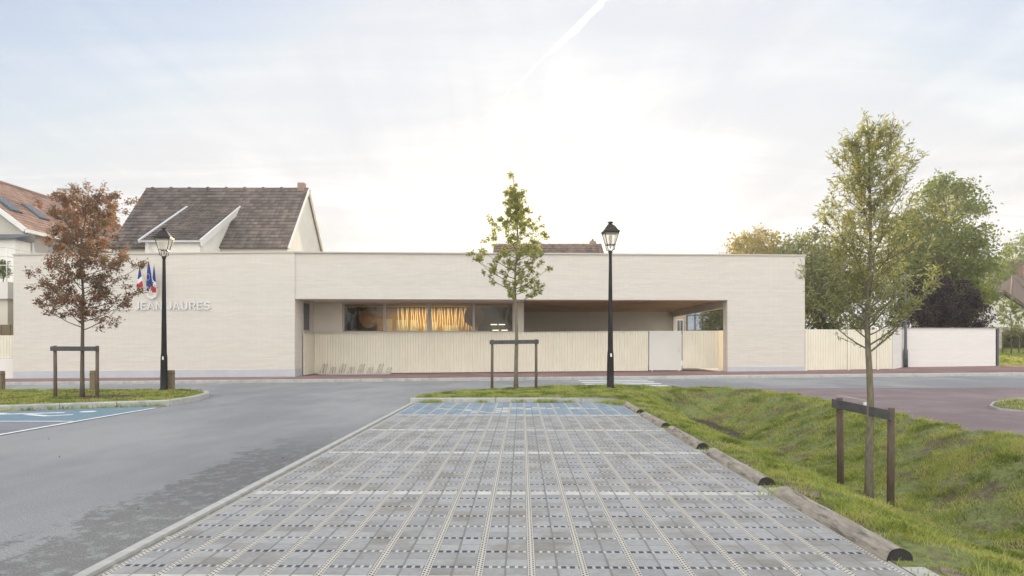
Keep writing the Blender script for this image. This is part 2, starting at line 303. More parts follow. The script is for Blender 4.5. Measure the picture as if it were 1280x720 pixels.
# ------------------------------------------------------------------ mesh helpers
class MB:
    def __init__(s): s.v = []; s.f = []; s.m = []; s.sm = []
    def add(s, vs, fs, mi=0, smooth=False):
        o = len(s.v); s.v += [tuple(p) for p in vs]
        for f in fs: s.f.append([o+i for i in f]); s.m.append(mi); s.sm.append(smooth)
    def box(s, a, b, mi=0, M_=None):
        x0, y0, z0 = a; x1, y1, z1 = b
        vs = [Vector(p) for p in ((x0,y0,z0),(x1,y0,z0),(x1,y1,z0),(x0,y1,z0),(x0,y0,z1),(x1,y0,z1),(x1,y1,z1),(x0,y1,z1))]
        if M_ is not None: vs = [M_ @ p for p in vs]
        s.add(vs, [(3,2,1,0),(4,5,6,7),(0,1,5,4),(1,2,6,5),(2,3,7,6),(3,0,4,7)], mi)
    def bbox(s, a, b, bev=.01, mi=0, M_=None):      # bevelled box
        bm = bmesh.new(); bmesh.ops.create_cube(bm, size=1)
        sz = Vector(b)-Vector(a); c = (Vector(a)+Vector(b))/2
        for v in bm.verts: v.co = Vector((v.co.x*sz.x, v.co.y*sz.y, v.co.z*sz.z))+c
        bmesh.ops.bevel(bm, geom=bm.edges[:], offset=bev, segments=2, affect='EDGES', profile=.5)
        bm.verts.index_update(); vs = [M_ @ v.co if M_ else v.co.copy() for v in bm.verts]
        s.add(vs, [[v.index for v in f.verts] for f in bm.faces], mi); bm.free()
    def prism(s, pts, z0, z1, mi=0):
        n = len(pts); zz0 = z0 if hasattr(z0, '__len__') else [z0]*n; zz1 = z1 if hasattr(z1, '__len__') else [z1]*n
        vs = [(p[0], p[1], zz0[i]) for i, p in enumerate(pts)]+[(p[0], p[1], zz1[i]) for i, p in enumerate(pts)]
        s.add(vs, [list(range(n))[::-1], list(range(n, 2*n))]+[(i, (i+1) % n, n+(i+1) % n, n+i) for i in range(n)], mi)
    def tube(s, pts, rad, n=8, mi=0, cap=True, squash=1.):
        pts = [Vector(p) for p in pts]; rad = rad if hasattr(rad, '__len__') else [rad]*len(pts)
        o = len(s.v); up = Vector((0.31, .17, 1)).normalized()
        ref = None
        for i, p in enumerate(pts):
            d = (pts[min(i+1, len(pts)-1)]-pts[max(i-1, 0)]).normalized()
            if ref is None:
                ref = d.cross(Vector((1, 0, 0)) if abs(d.x) < .8 else Vector((0, 1, 0))).normalized()
            a = (ref - d*ref.dot(d)).normalized(); ref = a; b = d.cross(a)
            for k in range(n):
                t = 2*math.pi*k/n; s.v.append(tuple(p+a*rad[i]*math.cos(t)+b*rad[i]*math.sin(t)*squash))
        for i in range(len(pts)-1):
            for k in range(n):
                s.f.append([o+i*n+k, o+i*n+(k+1) % n, o+(i+1)*n+(k+1) % n, o+(i+1)*n+k]); s.m.append(mi); s.sm.append(True)
        if cap:
            s.f.append([o+k for k in range(n)][::-1]); s.m.append(mi); s.sm.append(False)
            e = o+(len(pts)-1)*n; s.f.append([e+k for k in range(n)]); s.m.append(mi); s.sm.append(False)
    def lathe(s, prof, n=16, c=(0, 0, 0), mi=0, rot=0., smooth=True):
        o = len(s.v)
        for r, z in prof:
            for k in range(n):
                t = 2*math.pi*k/n+rot; s.v.append((c[0]+r*math.cos(t), c[1]+r*math.sin(t), c[2]+z))
        for i in range(len(prof)-1):
            for k in range(n):
                s.f.append([o+i*n+k, o+i*n+(k+1) % n, o+(i+1)*n+(k+1) % n, o+(i+1)*n+k]); s.m.append(mi); s.sm.append(smooth)
        s.f.append([o+k for k in range(n)][::-1]); s.m.append(mi); s.sm.append(False)
        e = o+(len(prof)-1)*n; s.f.append([e+k for k in range(n)]); s.m.append(mi); s.sm.append(False)
    def build(s, name, mats, parent=None, world=False, origin=None):
        me = bpy.data.meshes.new(name)
        vs = s.v; org = Vector((0, 0, 0))
        if parent is not None and world: org = world_loc(parent)
        elif origin is not None: org = Vector(origin)
        if org.length: vs = [(p[0]-org.x, p[1]-org.y, p[2]-org.z) for p in vs]
        me.from_pydata(vs, [], s.f); me.update()
        for k in (mats if isinstance(mats, (list, tuple)) else [mats]): me.materials.append(M[k] if isinstance(k, str) else k)
        me.polygons.foreach_set('material_index', s.m); me.polygons.foreach_set('use_smooth', s.sm)
        return link(name, me, parent, org if parent is None else None)
def link(name, me, parent=None, loc=None):
    o = bpy.data.objects.new(name, me); COL.objects.link(o)
    if parent is not None: o.parent = parent
    elif loc is not None: o.location = loc
    return o
def world_loc(o):
    l = Vector(o.location)
    while o.parent is not None: o = o.parent; l = l+Vector(o.location)
    return l
def tag(o, label=None, cat=None, group=None, kind=None):
    if label: o['label'] = label
    if cat: o['category'] = cat
    if group: o['group'] = group
    if kind: o['kind'] = kind
    return o
def thing(name, label, cat, loc=(0, 0, 0), rz=0., group=None):
    o = bpy.data.objects.new(name, None); COL.objects.link(o); o.location = loc; o.rotation_euler = (0, 0, rz)
    o.empty_display_size = .2
    return tag(o, label, cat, group)
def children(o): return [c for c in COL.objects if c.parent is o]
def dup(o, parent=None):
    c = o.copy(); COL.objects.link(c); c.parent = parent
    for ch in children(o): dup(ch, c)
    return c
def tri_mesh(name, V, F, mats, parent=None, smooth=False):
    V = np.asarray(V, dtype=np.float32).reshape(-1, 3); F = np.asarray(F, dtype=np.int32); k = F.shape[1]
    me = bpy.data.meshes.new(name)
    me.vertices.add(len(V)); me.vertices.foreach_set('co', V.ravel())
    me.loops.add(F.size); me.loops.foreach_set('vertex_index', F.ravel())
    me.polygons.add(len(F)); me.polygons.foreach_set('loop_start', np.arange(0, F.size, k, dtype=np.int32))
    me.polygons.foreach_set('loop_total', np.full(len(F), k, dtype=np.int32))
    me.update(calc_edges=True); me.validate()
    for m in (mats if isinstance(mats, (list, tuple)) else [mats]): me.materials.append(M[m])
    return link(name, me, parent)

# ------------------------------------------------------------------ terrain
YAW = 12/853
def bx(x, y): return x + YAW*(y-10)              # bay frame -> world x
def sst(a, b, t):
    t = np.clip((np.asarray(t, float)-a)/(b-a), 0, 1); return t*t*(3-2*t)
def g(x, y):
    x = np.asarray(x, float); y = np.asarray(y, float)
    z = .0095*np.clip(x, -60, 40)*sst(12, 30, y)
    z = z + .034*np.clip(y-36, 0, 40)*sst(17, 27, x)
    xb = x-YAW*(y-10)
    d = np.sqrt(((xb-5.5)/2.55)**2 + (np.maximum(0, y-18.2)/2.7)**2)
    z = z - .88*(1+np.cos(np.pi*np.minimum(d, 1)))/2
    return z
def noise2(x, y, s=1.):
    x = x*s; y = y*s
    return (np.sin(x*1.3+2.1*np.sin(y*.7+.3))+np.sin(y*1.7+1.7*np.sin(x*.9+1.1))+np.sin((x+y)*2.3+1.3*np.sin(x*2.1-y))*.6+np.sin((x-y)*3.7+.5)*.4)/3.
def lawn_z(x, y):
    x = np.asarray(x, float); y = np.asarray(y, float)
    xb = x-YAW*(y-10)
    w = (1-sst(2.7, 5.2, xb))*sst(16.8, 17.5, y)
    h = g(x, y)+.02+.11*w+(.034*noise2(x, y, 2.2)+.030*noise2(x+3, y, 5.6)+.012*noise2(x, y+7, 12.))*(xb > 2.9)+.05*np.exp(-((x-5)/5)**2-((y-21)/1.5)**2)
    return h
def isl_z(x, y): return g(x, y)+.125+.012*noise2(x, y, 2.)
def drape(name, poly, zf, m, step=.6, kind='structure', uvz=0.):
    bm = bmesh.new(); f = bm.faces.new([bm.verts.new((p[0], p[1], 0)) for p in poly])
    if f.normal.z < 0 or f.calc_area() and (f.normal_update() or f.normal.z < 0): f.normal_flip()
    bmesh.ops.triangulate(bm, faces=bm.faces[:])
    xs = [p[0] for p in poly]; ys = [p[1] for p in poly]
    def cuts(lo, hi, st):
        k = math.floor(lo/st)+1; r = []
        while k*st < hi: r.append(k*st); k += 1
        return r
    for c in cuts(min(xs), max(xs), step): bmesh.ops.bisect_plane(bm, geom=bm.verts[:]+bm.edges[:]+bm.faces[:], plane_co=(c, 0, 0), plane_no=(1, 0, 0))
    for c in cuts(min(ys), max(ys), step): bmesh.ops.bisect_plane(bm, geom=bm.verts[:]+bm.edges[:]+bm.faces[:], plane_co=(0, c, 0), plane_no=(0, 1, 0))
    co = np.array([v.co[:] for v in bm.verts]); z = zf(co[:, 0], co[:, 1])
    for v, h in zip(bm.verts, z): v.co.z = h
    me = bpy.data.meshes.new(name); bm.to_mesh(me); bm.free()
    for p in me.polygons: p.use_smooth = True
    me.materials.append(M[m]); o = link(name, me); o['kind'] = kind
    return o
xs = np.concatenate([[-900, -400, -200, -100, -60], np.arange(-44, 52, 1.), [60, 75, 100, 200, 400, 900]])
xs = np.sort(np.unique(np.concatenate([xs, np.arange(2, 9.1, .25)])))
ys = np.sort(np.unique(np.concatenate([[-300, -100, -40, -20], np.arange(-9, 23, .5), np.arange(23, 80, 1.5), [90, 110, 150, 250, 400, 900]])))
X, Y = np.meshgrid(xs, ys); Z = g(X, Y)-.05
Vg = np.stack([X, Y, Z], -1).reshape(-1, 3); nx = len(xs)
I, J = np.meshgrid(np.arange(len(xs)-1), np.arange(len(ys)-1)); a = (J*nx+I).ravel()
go = tri_mesh('ground', Vg, np.stack([a, a+1, a+1+nx, a+nx], -1), 'ground'); go['kind'] = 'structure'

lawn_back = [(bx(-2.62, 17.45), 17.45), (-2.45, 18.6), (-1.75, 19.7), (-.6, 20.7), (1.2, 21.6), (3.2, 22.1), (5.2, 22.3)]
crest = [(6.6, 21.9), (7.5, 20.9), (bx(8.0, 19), 19.2)]+[(bx(8.05+.12*math.sin(y*.9), y), y) for y in np.arange(17, -8.5, -1.5)]
drape('road', [(-45, -8), (bx(-2.6, -8), -8), (bx(-2.6, 17.5), 17.5)]+lawn_back+[(6.3, 22.4), (60, 21.9), (60, 28.62), (-45, 28.62)], lambda x, y: g(x, y), 'asphalt', 1.)
plaza = [(6.2, 22.4)]+[(p[0]-.15, p[1]) for p in crest]+[(40, -8), (60, -8), (60, 21.9)]
drape('red_path', plaza, lambda x, y: np.maximum(g(x, y), g(8.6+0*x, y)*0-.2)+.004, 'mauve', .8)
def pave_z(x, y): return g(x, y)+.125
drape('pavement', [(-45, 28.75), (60, 28.75), (60, 36.4), (29, 36.4), (20, 36.4), (14.6, 34.6), (-12, 34.6), (-45, 34.6)], pave_z, 'red', 1.)
drape('courtyard', [(.6, 34.6), (14.6, 34.6), (24, 37), (24, 56), (.6, 56)], lambda x, y: g(x, y)+.12, 'paleconcrete', 1.5)
lawn_poly = lawn_back+[(6.6, 21.95)]+[(p[0], p[1]) for p in crest[1:]]+[(bx(2.60, -8), -8), (bx(2.60, 8), 8), (bx(2.60, 17.4), 17.4)]
drape('lawn', lawn_poly, lawn_z, 'soil', .25)
isl_poly = [(-45, -6), (-20, 10.6), (-11.4, 15.25), (-8.42, 16.85), (-8.5, 18.4), (-8.85, 19.7), (-9.3, 20.6), (-10.2, 21.3), (-12.5, 21.8), (-24, 22.2), (-45, 22.4)]
drape('lawn', isl_poly, isl_z, 'soil', .5)
patch_poly = [(10.95, 15.3), (11.2, 15.9), (11.9, 16.8), (13.2, 17.8), (15.5, 18.6), (24, 19), (30, 14), (30, 0), (18, 4), (14, 9), (12.2, 12.6), (11.3, 14.3)]
drape('lawn', patch_poly, lambda x, y: g(x, y)+.05, 'soil', .6)
far_lawn = [(24.6, 36.6), (60, 36.6), (60, 70), (24.6, 70)]
drape('lawn', far_lawn, lambda x, y: g(x, y)+.06, 'soil', 1.5)
# mulch around the trees
def disc(cx, cy, rx, ry, n=18): return [(cx+rx*math.cos(2*math.pi*i/n)*(1+.12*math.sin(i*2.7)), cy+ry*math.sin(2*math.pi*i/n)*(1+.12*math.cos(i*1.9))) for i in range(n)]
drape('soil_patch', disc(-11.0, 17.9, 1.15, .6), lambda x, y: isl_z(x, y)+.02, 'mulch', .25)
drape('soil_patch', disc(.35, 20.6, .9, .4), lambda x, y: lawn_z(x, y)+.006, 'mulch', .25)
drape('soil_patch', disc(bx(5.1, 17.6), 17.8, .7, 1.2), lambda x, y: lawn_z(x, y)+.035, 'mulch', .25)

drape('soil_patch', disc(bx(2.98, 3.9), 3.95, .22, .55), lambda x, y: lawn_z(x, y)+.003, 'dirt', .2)
drape('soil_patch', disc(bx(2.92, 6.75), 6.8, .10, .4), lambda x, y: lawn_z(x, y)+.012, 'dirt', .2)
# kerbs
def kerb(name, line, w, h, zf, m='concrete', seg=1.0, side=1, gap=.012):
    mb = MB(); pts = [Vector((p[0], p[1], 0)) for p in line]
    for a, b in zip(pts[:-1], pts[1:]):
        L = (b-a).length; n = max(1, round(L/seg)); d = (b-a)/L; nrm = Vector((-d.y, d.x, 0))*side
        for i in range(n):
            p = a+d*(L*i/n+gap/2); q = a+d*(L*(i+1)/n-gap/2); r = .02
            hp, hq = float(zf(p.x, p.y)), float(zf(q.x, q.y))
            prof = [(0, -.12), (0, h-r), (r, h), (w, h), (w, -.12)]
            vs = [tuple(p+nrm*o+Vector((0, 0, hp+z))) for o, z in prof]+[tuple(q+nrm*o+Vector((0, 0, hq+z))) for o, z in prof]
            k = len(prof)
            mb.add(vs, [(0, 1, 2, 3, 4), (9, 8, 7, 6, 5)]+[(j, j+k, (j+1) % k+k, (j+1) % k) for j in range(k)])
    o = mb.build(name, m); bm = bmesh.new(); bm.from_mesh(o.data); bmesh.ops.recalc_face_normals(bm, faces=bm.faces[:]); bm.to_mesh(o.data); bm.free()
    o['kind'] = 'structure'; return o
kerb('kerb', [(bx(-2.7, 17.38), 17.38), (bx(2.75, 17.42), 17.42)], .16, .13, g, seg=1.)
kerb('kerb', lawn_back[:1]+lawn_back[1:6], .15, .125, g, seg=.9, side=-1)
kerb('kerb', [(-30, 4.2), (-20, 10.5), (-11.4, 15.15), (-8.4, 16.75)], .16, .14, g, seg=1.2)
kerb('kerb', [(-8.38, 16.79), (-8.42, 18.4), (-8.75, 19.75), (-9.22, 20.7), (-10.15, 21.42), (-12.5, 21.9), (-24, 22.3), (-45, 22.5)], .16, .14, g, 'paleconcrete', seg=1.2)
kerb('kerb', [(-45, 28.6), (6.5, 28.6)], .16, .13, g, seg=1.)
kerb('kerb', [(6.5, 28.6), (9, 28.7), (60, 28.7)], .16, .13, g, 'paleconcrete', seg=1.)
kerb('kerb', [(bx(-2.66, -6), -6), (bx(-2.66, 17.3), 17.3)], .10, .035, g, 'paleconcrete', seg=1., side=-1)
kerb('kerb', [(bx(2.578, -6), -6), (bx(2.578, 17.3), 17.3)], .03, .02, g, 'concrete', seg=1., side=-1)
kerb('kerb', [(14, 9), (12.2, 12.6), (11.3, 14.3), (10.95, 15.3), (11.2, 15.9), (11.9, 16.8), (13.2, 17.8), (15.5, 18.6), (24, 19)][::-1], .06, .055, g, 'concrete', seg=1., side=-1)

# paved parking bay: grid + concrete pavers
bay = thing('parking_bay', None, None); bay['kind'] = 'structure'
bay.rotation_euler = (0, 0, -math.atan(YAW)); bay.location = (-YAW*10, 0, 0)
mb = MB(); mb.add([(-2.55, -6, .0105), (2.58, -6, .0105), (2.58, 17.36, .0105), (-2.55, 17.36, .0105)], [(0, 1, 2, 3)])
mb.build('paver_grid', 'grid', bay)
sym = {}  # wheelchair symbol picked out in white pavers: row (from 14.13 m, half modules) -> columns
def mark(row, c0, c1):
    for c in range(c0, c1+1): sym[(row, c)] = 1
for r_, c0, c1 in ((9,4,4),(8,5,5),(7,7,8),(6,8,8),(5,9,9),(4,10,10),(3,9,9),(3,11,12),(4,13,13),(5,12,13),(6,12,13),(9,12,15),(8,12,13),(10,13,15),(8,16,17),(9,16,16),(10,17,18),(9,18,19),(10,20,20),(9,22,24),(10,22,23),(9,25,25)): mark(r_, c0, c1)
pv = {'paver': MB(), 'paver_white': MB(), 'paver_blue': MB()}
white_rows = {(6, 1), (14, 0), (21, 1), (29, 0), (-1, 0)}
for k in range(-31, 39):
    for r_ in (0, 1):
        y0 = 4.466+.3335*k+(.0235 if r_ == 0 else .1705); y1 = y0+.1395
        if y1 > 17.36: continue
        row = (k-29)*2+r_
        for i in range(-8, 7):
            for c in (0, 1):
                x0 = .205+.338*i+(.022 if c == 0 else .1715); x1 = x0+.1445
                col = (i+8)*2+c
                kind = 'paver'
                if (k, r_) in white_rows: kind = 'paver_white'
                elif row > 0: kind = 'paver_white' if (row, col) in sym else 'paver_blue'
                dz = random.uniform(-.0015, .0015); b = .004; e = .001+.002*random.random()
                z = .013+dz
                pv[kind].add([(x0+e, y0, .002), (x1-e, y0, .002), (x1-e, y1, .002), (x0+e, y1, .002),
                              (x0+e+b, y0+b, z), (x1-e-b, y0+b, z), (x1-e-b, y1-b, z), (x0+e+b, y1-b, z)],
                             [(4, 5, 6, 7), (0, 1, 5, 4), (1, 2, 6, 5), (2, 3, 7, 6), (3, 0, 4, 7)])
pv['paver'].build('grey_pavers', 'paver', bay); pv['paver_white'].build('white_pavers', 'paver_white', bay); pv['paver_blue'].build('blue_pavers', 'paver_blue', bay)

# left bay paint and zebra crossing
drape('left_parking_bay', [(-8.25, -6), (-8.4, 16.7), (-11.4, 15.1), (-20, 10.4), (-30, 4), (-30, -6)], lambda x, y: g(x, y)+.004, 'bay_asphalt', 1.5)
drape('blue_marking', [(-8.42, 13.2), (-8.45, 16.66), (-11.4, 15.1), (-15, 13.2)], lambda x, y: g(x, y)+.008, 'blue', 1.)
mb = MB()
def flat(mb, pts, z=.012): mb.add([(p[0], p[1], float(g(p[0], p[1]))+z) for p in pts], [tuple(range(len(pts)))])
for y in np.arange(-5, 16, 1.): flat(mb, [(-8.34-.008*y/2, y), (-8.24-.008*y/2, y), (-8.24-.008*(y+1)/2, y+1), (-8.34-.008*(y+1)/2, y+1)])
for x in np.arange(-20, -8.5, 1.): flat(mb, [(x, 13.02), (min(x+1, -8.42), 13.02), (min(x+1, -8.42), 13.14), (x, 13.14)])
for x in np.arange(-20, -8.5, 1.): flat(mb, [(x, 9.9), (min(x+1, -8.42), 9.9), (min(x+1, -8.42), 10.0), (x, 10.0)])
tag(mb.build('road_marking', 'white'), kind='structure')
mb = MB()
# wheelchair symbol lying on its side
def arc(cx, cy, r, w, a0, a1, n=18):
    for i in range(n):
        t0 = R(a0+(a1-a0)*i/n); t1 = R(a0+(a1-a0)*(i+1)/n)
        flat(mb, [(cx+(r-w)*math.cos(t0), cy+(r-w)*math.sin(t0)), (cx+r*math.cos(t0), cy+r*math.sin(t0)), (cx+r*math.cos(t1), cy+r*math.sin(t1)), (cx+(r-w)*math.cos(t1), cy+(r-w)*math.sin(t1))])
arc(-11.1, 14.15, .62, .16, 60, 330)
flat(mb, [(-10.95, 14.3), (-9.7, 14.75), (-9.75, 14.92), (-11.0, 14.48)])
flat(mb, [(-10.3, 14.35), (-9.6, 14.0), (-9.5, 14.12), (-10.2, 14.5)])
flat(mb, [(-9.6, 14.0), (-9.2, 14.3), (-9.28, 14.42), (-9.66, 14.14)])
for i in range(10):
    t0, t1 = 2*math.pi*i/10, 2*math.pi*(i+1)/10
    flat(mb, [(-9.35, 15.05), (-9.35+.17*math.cos(t0), 15.05+.17*math.sin(t0)), (-9.35+.17*math.cos(t1), 15.05+.17*math.sin(t1))])
tag(mb.build('wheelchair_marking', 'white'), kind='structure')
mb = MB()
for y in (23.9, 25.1, 26.3, 27.5): 
    for x in np.arange(2.7, 5.5, .47): flat(mb, [(x, y), (x+.47, y), (x+.47, y+.45), (x, y+.45)], .006)
tag(mb.build('zebra_crossing', 'white'), kind='structure')

# ------------------------------------------------------------------ school building
PL, PM, PR = (-23.6, 32.3), (-10.03, 31.5), (13.99, 32.6)
def fy(x): return PM[1]+(x-PM[0])/(PR[0]-PM[0])*(PR[1]-PM[1]) if x > PM[0] else PM[1]+(PM[0]-x)/(PM[0]-PL[0])*(PL[1]-PM[1])
def pz(x, y=32.): return float(g(x, y))+.125
TOP, OPEN = 5.74, 3.62
sch = thing('school_building', 'long low pale brick school with a wide recessed opening and flat roof', 'school', (-4, 33, pz(-4)))
mb = MB(); yj = fy(10.24)
mb.prism([PL, PM, (PM[0], 46), (PL[0], 46)], -.6, TOP)
mb.prism([(PM[0], PM[1]+.05), (10.24, yj), (10.24, 33.1), (PM[0], 32.25)], OPEN, TOP)
mb.prism([(10.24, yj), PR, (13.99, 33.25), (10.24, 33.1)], -.3, TOP)
mb.build('facade_wall', 'brick', sch, True)
mb = MB()
def strip(p, q, z0p, z1p, z0q, z1q, t=.018):
    p = Vector((*p, 0)); q = Vector((*q, 0)); d = (q-p).normalized(); n = Vector((d.y, -d.x, 0))*t
    mb.add([(p.x, p.y, z0p), (q.x, q.y, z0q), (q.x, q.y, z1q), (p.x, p.y, z1p), (p.x+n.x, p.y+n.y, z0p), (q.x+n.x, q.y+n.y, z0q), (q.x+n.x, q.y+n.y, z1q), (p.x+n.x, p.y+n.y, z1p)],
           [(0, 1, 2, 3), (7, 6, 5, 4), (4, 5, 1, 0), (3, 2, 6, 7), (1, 5, 6, 2), (0, 3, 7, 4)])
strip(PL, (PM[0]+.0, PM[1]), -.5, .24, -.3, .37); mb.build('plinth', 'plinth', sch, True)
mb = MB(); strip((PM[0], PM[1]-.018), (PM[0], 32.55), -.3, .37, -.3, .37)
mb.build('plinth', 'plinth', sch, True); mb = MB(); strip((10.24, yj), PR, -.1, .44, -.1, .47)
mb.build('plinth', 'plinth', sch, True)
mb = MB()
mb.prism([(PL[0]-.04, PL[1]-.05), (PM[0], PM[1]-.05), (PM[0], 46.05), (PL[0]-.04, 46.05)], TOP+.002, TOP+.065)
mb.prism([(PM[0], PM[1]-.05), (PR[0]+.05, PR[1]-.05), (PR[0]+.05, 33.3), (PM[0], 32.3)], TOP+.002, TOP+.065)
mb.build('coping', 'coping', sch, True)
mb = MB()   # soffit, roof and inner walls
mb.prism([(PM[0]+.01, 32.26), (.6, 32.70), (.6, 44.3), (PM[0]+.01, 44.3)], OPEN+.003, 5.3)
mb.prism([(.602, 32.71), (10.5, 33.12), (10.5, 44.3), (.602, 44.3)], OPEN+.32, 5.3)
mb.build('roof', 'render', sch, True)
WY = 34.45
mb = MB()
mb.box((PM[0]+.01, WY, -.3), (.6, WY+.22, 2.14)); mb.box((PM[0]+.01, WY, 2.142), (-8.56, WY+.22, OPEN)); mb.box((.08, WY, 2.142), (.6, WY+.22, OPEN))
mb.box((.38, WY+.222, -.3), (.6, 44.2, OPEN))
mb.build('inner_wall', 'render', sch, True)
mb = MB(); mb.box((.62, 43.9, -.3), (10.55, 44.2, OPEN+.3)); mb.build('back_wall', 'grey_render', sch, True)
mb = MB(); mb.box((.62, 33.14, OPEN+.30), (10.5, 43.88, OPEN+.318))
for i, y in enumerate(np.arange(33.6, 43.8, 1.45)): mb.box((.63, y, OPEN+.02), (10.26, y+.22, OPEN+.298))
mb.build('wood_ceiling', 'wood_ceiling', sch, True)
mb = MB(); mb.box((10.28, 33.12, 3.30), (10.5, 43.89, OPEN+.29)); mb.build('edge_beam', 'render', sch, True)
mb = MB(); mb.box((10.28, 43.5, .1), (10.5, 43.72, 3.298)); mb.build('column', 'render', sch, True)
# side window in the recess reveal
fr = MB(); x = PM[0]+.004
for a, b in (((x, 32.62, 2.16), (x+.05, 33.72, 2.22)), ((x, 32.62, 3.52), (x+.05, 33.72, 3.58)), ((x, 32.62, 2.22), (x+.05, 32.68, 3.52)), ((x, 33.66, 2.22), (x+.05, 33.72, 3.52))): fr.box(a, b)
fo = fr.build('window', 'frame', sch, True); p = MB(); p.box((x+.005, 32.69, 2.225), (x+.02, 33.65, 3.515)); p.build('pane', 'darkglass', fo, True)
wx = [-8.54, -6.445, -4.15, -1.93, .08]
for i in range(4):
    fr = MB(); a, b = wx[i]+.004, wx[i+1]-.004
    fr.box((a, WY+.03, 2.145), (b, WY+.13, 2.20)); fr.box((a, WY+.03, 3.56), (b, WY+.13, OPEN))
    w0 = .05 if i else .06; fr.box((a, WY+.03, 2.20), (a+w0, WY+.13, 3.56)); fr.box((b-(.13 if i == 1 else .055), WY+.03, 2.20), (b, WY+.13, 3.56))
    fo = fr.build('window', 'frame', sch, True)
    p = MB(); p.box((a+.05, WY+.07, 2.2), (b-.05, WY+.085, 3.56)); p.build('pane', 'glass', fo, True)
# classroom behind the windows
mb = MB(); mb.box((PM[0]+.02, 38.6, -.2), (.37, 38.75, OPEN)); mb.box((PM[0]+.02, WY+.23, -.2), (.37, 38.59, .12)); mb.box((-10.01, WY+.23, .121), (-9.9, 38.59, OPEN))
mb.build('classroom_wall', 'dark_inside', sch, True)
mb = MB(); mb.box((-7.6, 38.45, .3), (-1.9, 38.58, 3.55)); mb.build('orange_panel', 'orange_wall', sch, True)
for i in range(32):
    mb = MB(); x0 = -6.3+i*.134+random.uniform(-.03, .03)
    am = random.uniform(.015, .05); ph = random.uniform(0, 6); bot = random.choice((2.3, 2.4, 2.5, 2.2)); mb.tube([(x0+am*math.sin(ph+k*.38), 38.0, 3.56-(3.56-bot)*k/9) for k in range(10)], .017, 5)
    mb.build('gold_strand', 'glow', sch, True)  # hanging gold curtain strands, glow put into the material
for x0, x1, z0, z1 in ((-7.1, -6.75, 2.2, 2.95), (-6.5, -5.9, 2.25, 2.9), (-5.75, -5.3, 2.2, 2.9), (-5.0, -4.7, 2.2, 2.7), (-4.5, -4.2, 2.3, 2.8), (-3.9, -3.0, 2.2, 2.6)):
    mb = MB(); mb.box((x0, 38.42, z0), (x1, 38.445, z1)); mb.build('wall_paper', 'paper', sch, True)
mb = MB(); mb.lathe([(.55, 0), (.55, .03)], 24); Mx = Matrix.Translation((-8.0, 38.2, 3.0)) @ Matrix.Rotation(R(90), 4, 'X')
mb.v = [tuple(Mx @ Vector(q)) for q in mb.v]; mb.build('wall_disc', 'orange_wall', sch, True)
mb = MB(); mb.lathe([(.55, 0), (.55, .03)], 24); Mx = Matrix.Translation((-2.0, 36.2, 3.0)) @ Matrix.Rotation(R(90), 4, 'X')
mb.v = [tuple(Mx @ Vector(q)) for q in mb.v]; mb.build('wall_disc', 'orange_wall', sch, True)
mb = MB()
for x0, z in ((-1.2, 2.62), (-.75, 2.62), (-1.1, 2.3), (-.6, 2.3)):
    mb = MB(); mb.box((x0, 38.4, z), (x0+.36, 38.44, z+.05)); mb.build('strip_light', 'whitetube', sch, True)
pl = bpy.data.lights.new('classroom_lamp', 'AREA'); pl.energy = 48; pl.color = (1, .78, .45); pl.size = 4; pl.shape = 'RECTANGLE'; pl.size_y = 1.
plo = bpy.data.objects.new('classroom_lamp', pl); COL.objects.link(plo); plo.location = Vector((-4.6, 37.2, 3.5))-world_loc(sch); plo.parent = sch

# corrugated fences and gates
def corrugated(mb, p, q, z0p, z1p, z0q, z1q, pitch=.135, d=.024):
    p = Vector((*p, 0)); q = Vector((*q, 0)); L = (q-p).length; u = (q-p)/L; n = Vector((u.y, -u.x, 0))
    prof = []; s = 0
    k = max(1, round(L/pitch)); pt = L/k
    for i in range(k): prof += [(i*pt, 0), (i*pt+pt*.38, 0), (i*pt+pt*.5, d), (i*pt+pt*.88, d)]
    prof.append((L, 0)); m = len(prof); vs = []
    for z0, z1, o in ((z0p, z1p, 0.),):
        for s_, h in prof:
            t = s_/L; c = p+u*s_+n*h
            vs.append((c.x, c.y, z0p+(z0q-z0p)*t)); vs.append((c.x, c.y, z1p+(z1q-z1p)*t))
        for s_, h in prof:
            t = s_/L; c = p+u*s_+n*(h-.012)
            vs.append((c.x, c.y, z0p+(z0q-z0p)*t)); vs.append((c.x, c.y, z1p+(z1q-z1p)*t))
    fs = []
    for i in range(m-1):
        fs += [(2*i, 2*i+2, 2*i+3, 2*i+1), (2*m+2*i+1, 2*m+2*i+3, 2*m+2*i+2, 2*m+2*i), (2*i+1, 2*i+3, 2*m+2*i+3, 2*m+2*i+1)]
    mb.add(vs, fs)
FL, FR = (-9.96, 34.2), (10.2, 33.55)
def fp(x): t = (x-FL[0])/(FR[0]-FL[0]); return (x, FL[1]+(FR[1]-FL[1])*t)
def fz(x): return pz(x, 33.5)
fe = thing('corrugated_fence', 'cream corrugated metal fence running under the windows inside the recess', 'fence', (*fp(-1.5), fz(-1.5)))
mb = MB(); corrugated(mb, fp(-9.96), fp(6.72), fz(-9.96)+.03, fz(-9.96)+1.97, fz(6.7)+.03, fz(6.7)+1.97); mb.build('sheet_panel', 'cream', fe, True)
mb = MB(); a = Vector((PM[0]+.06, 32.6)); b = Vector((PM[0]+.06, 34.16))
mb.box((a.x, a.y, fz(-10)+.02), (a.x+.05, b.y, fz(-10)+1.99)); mb.build('return_panel', 'cream', fe, True)
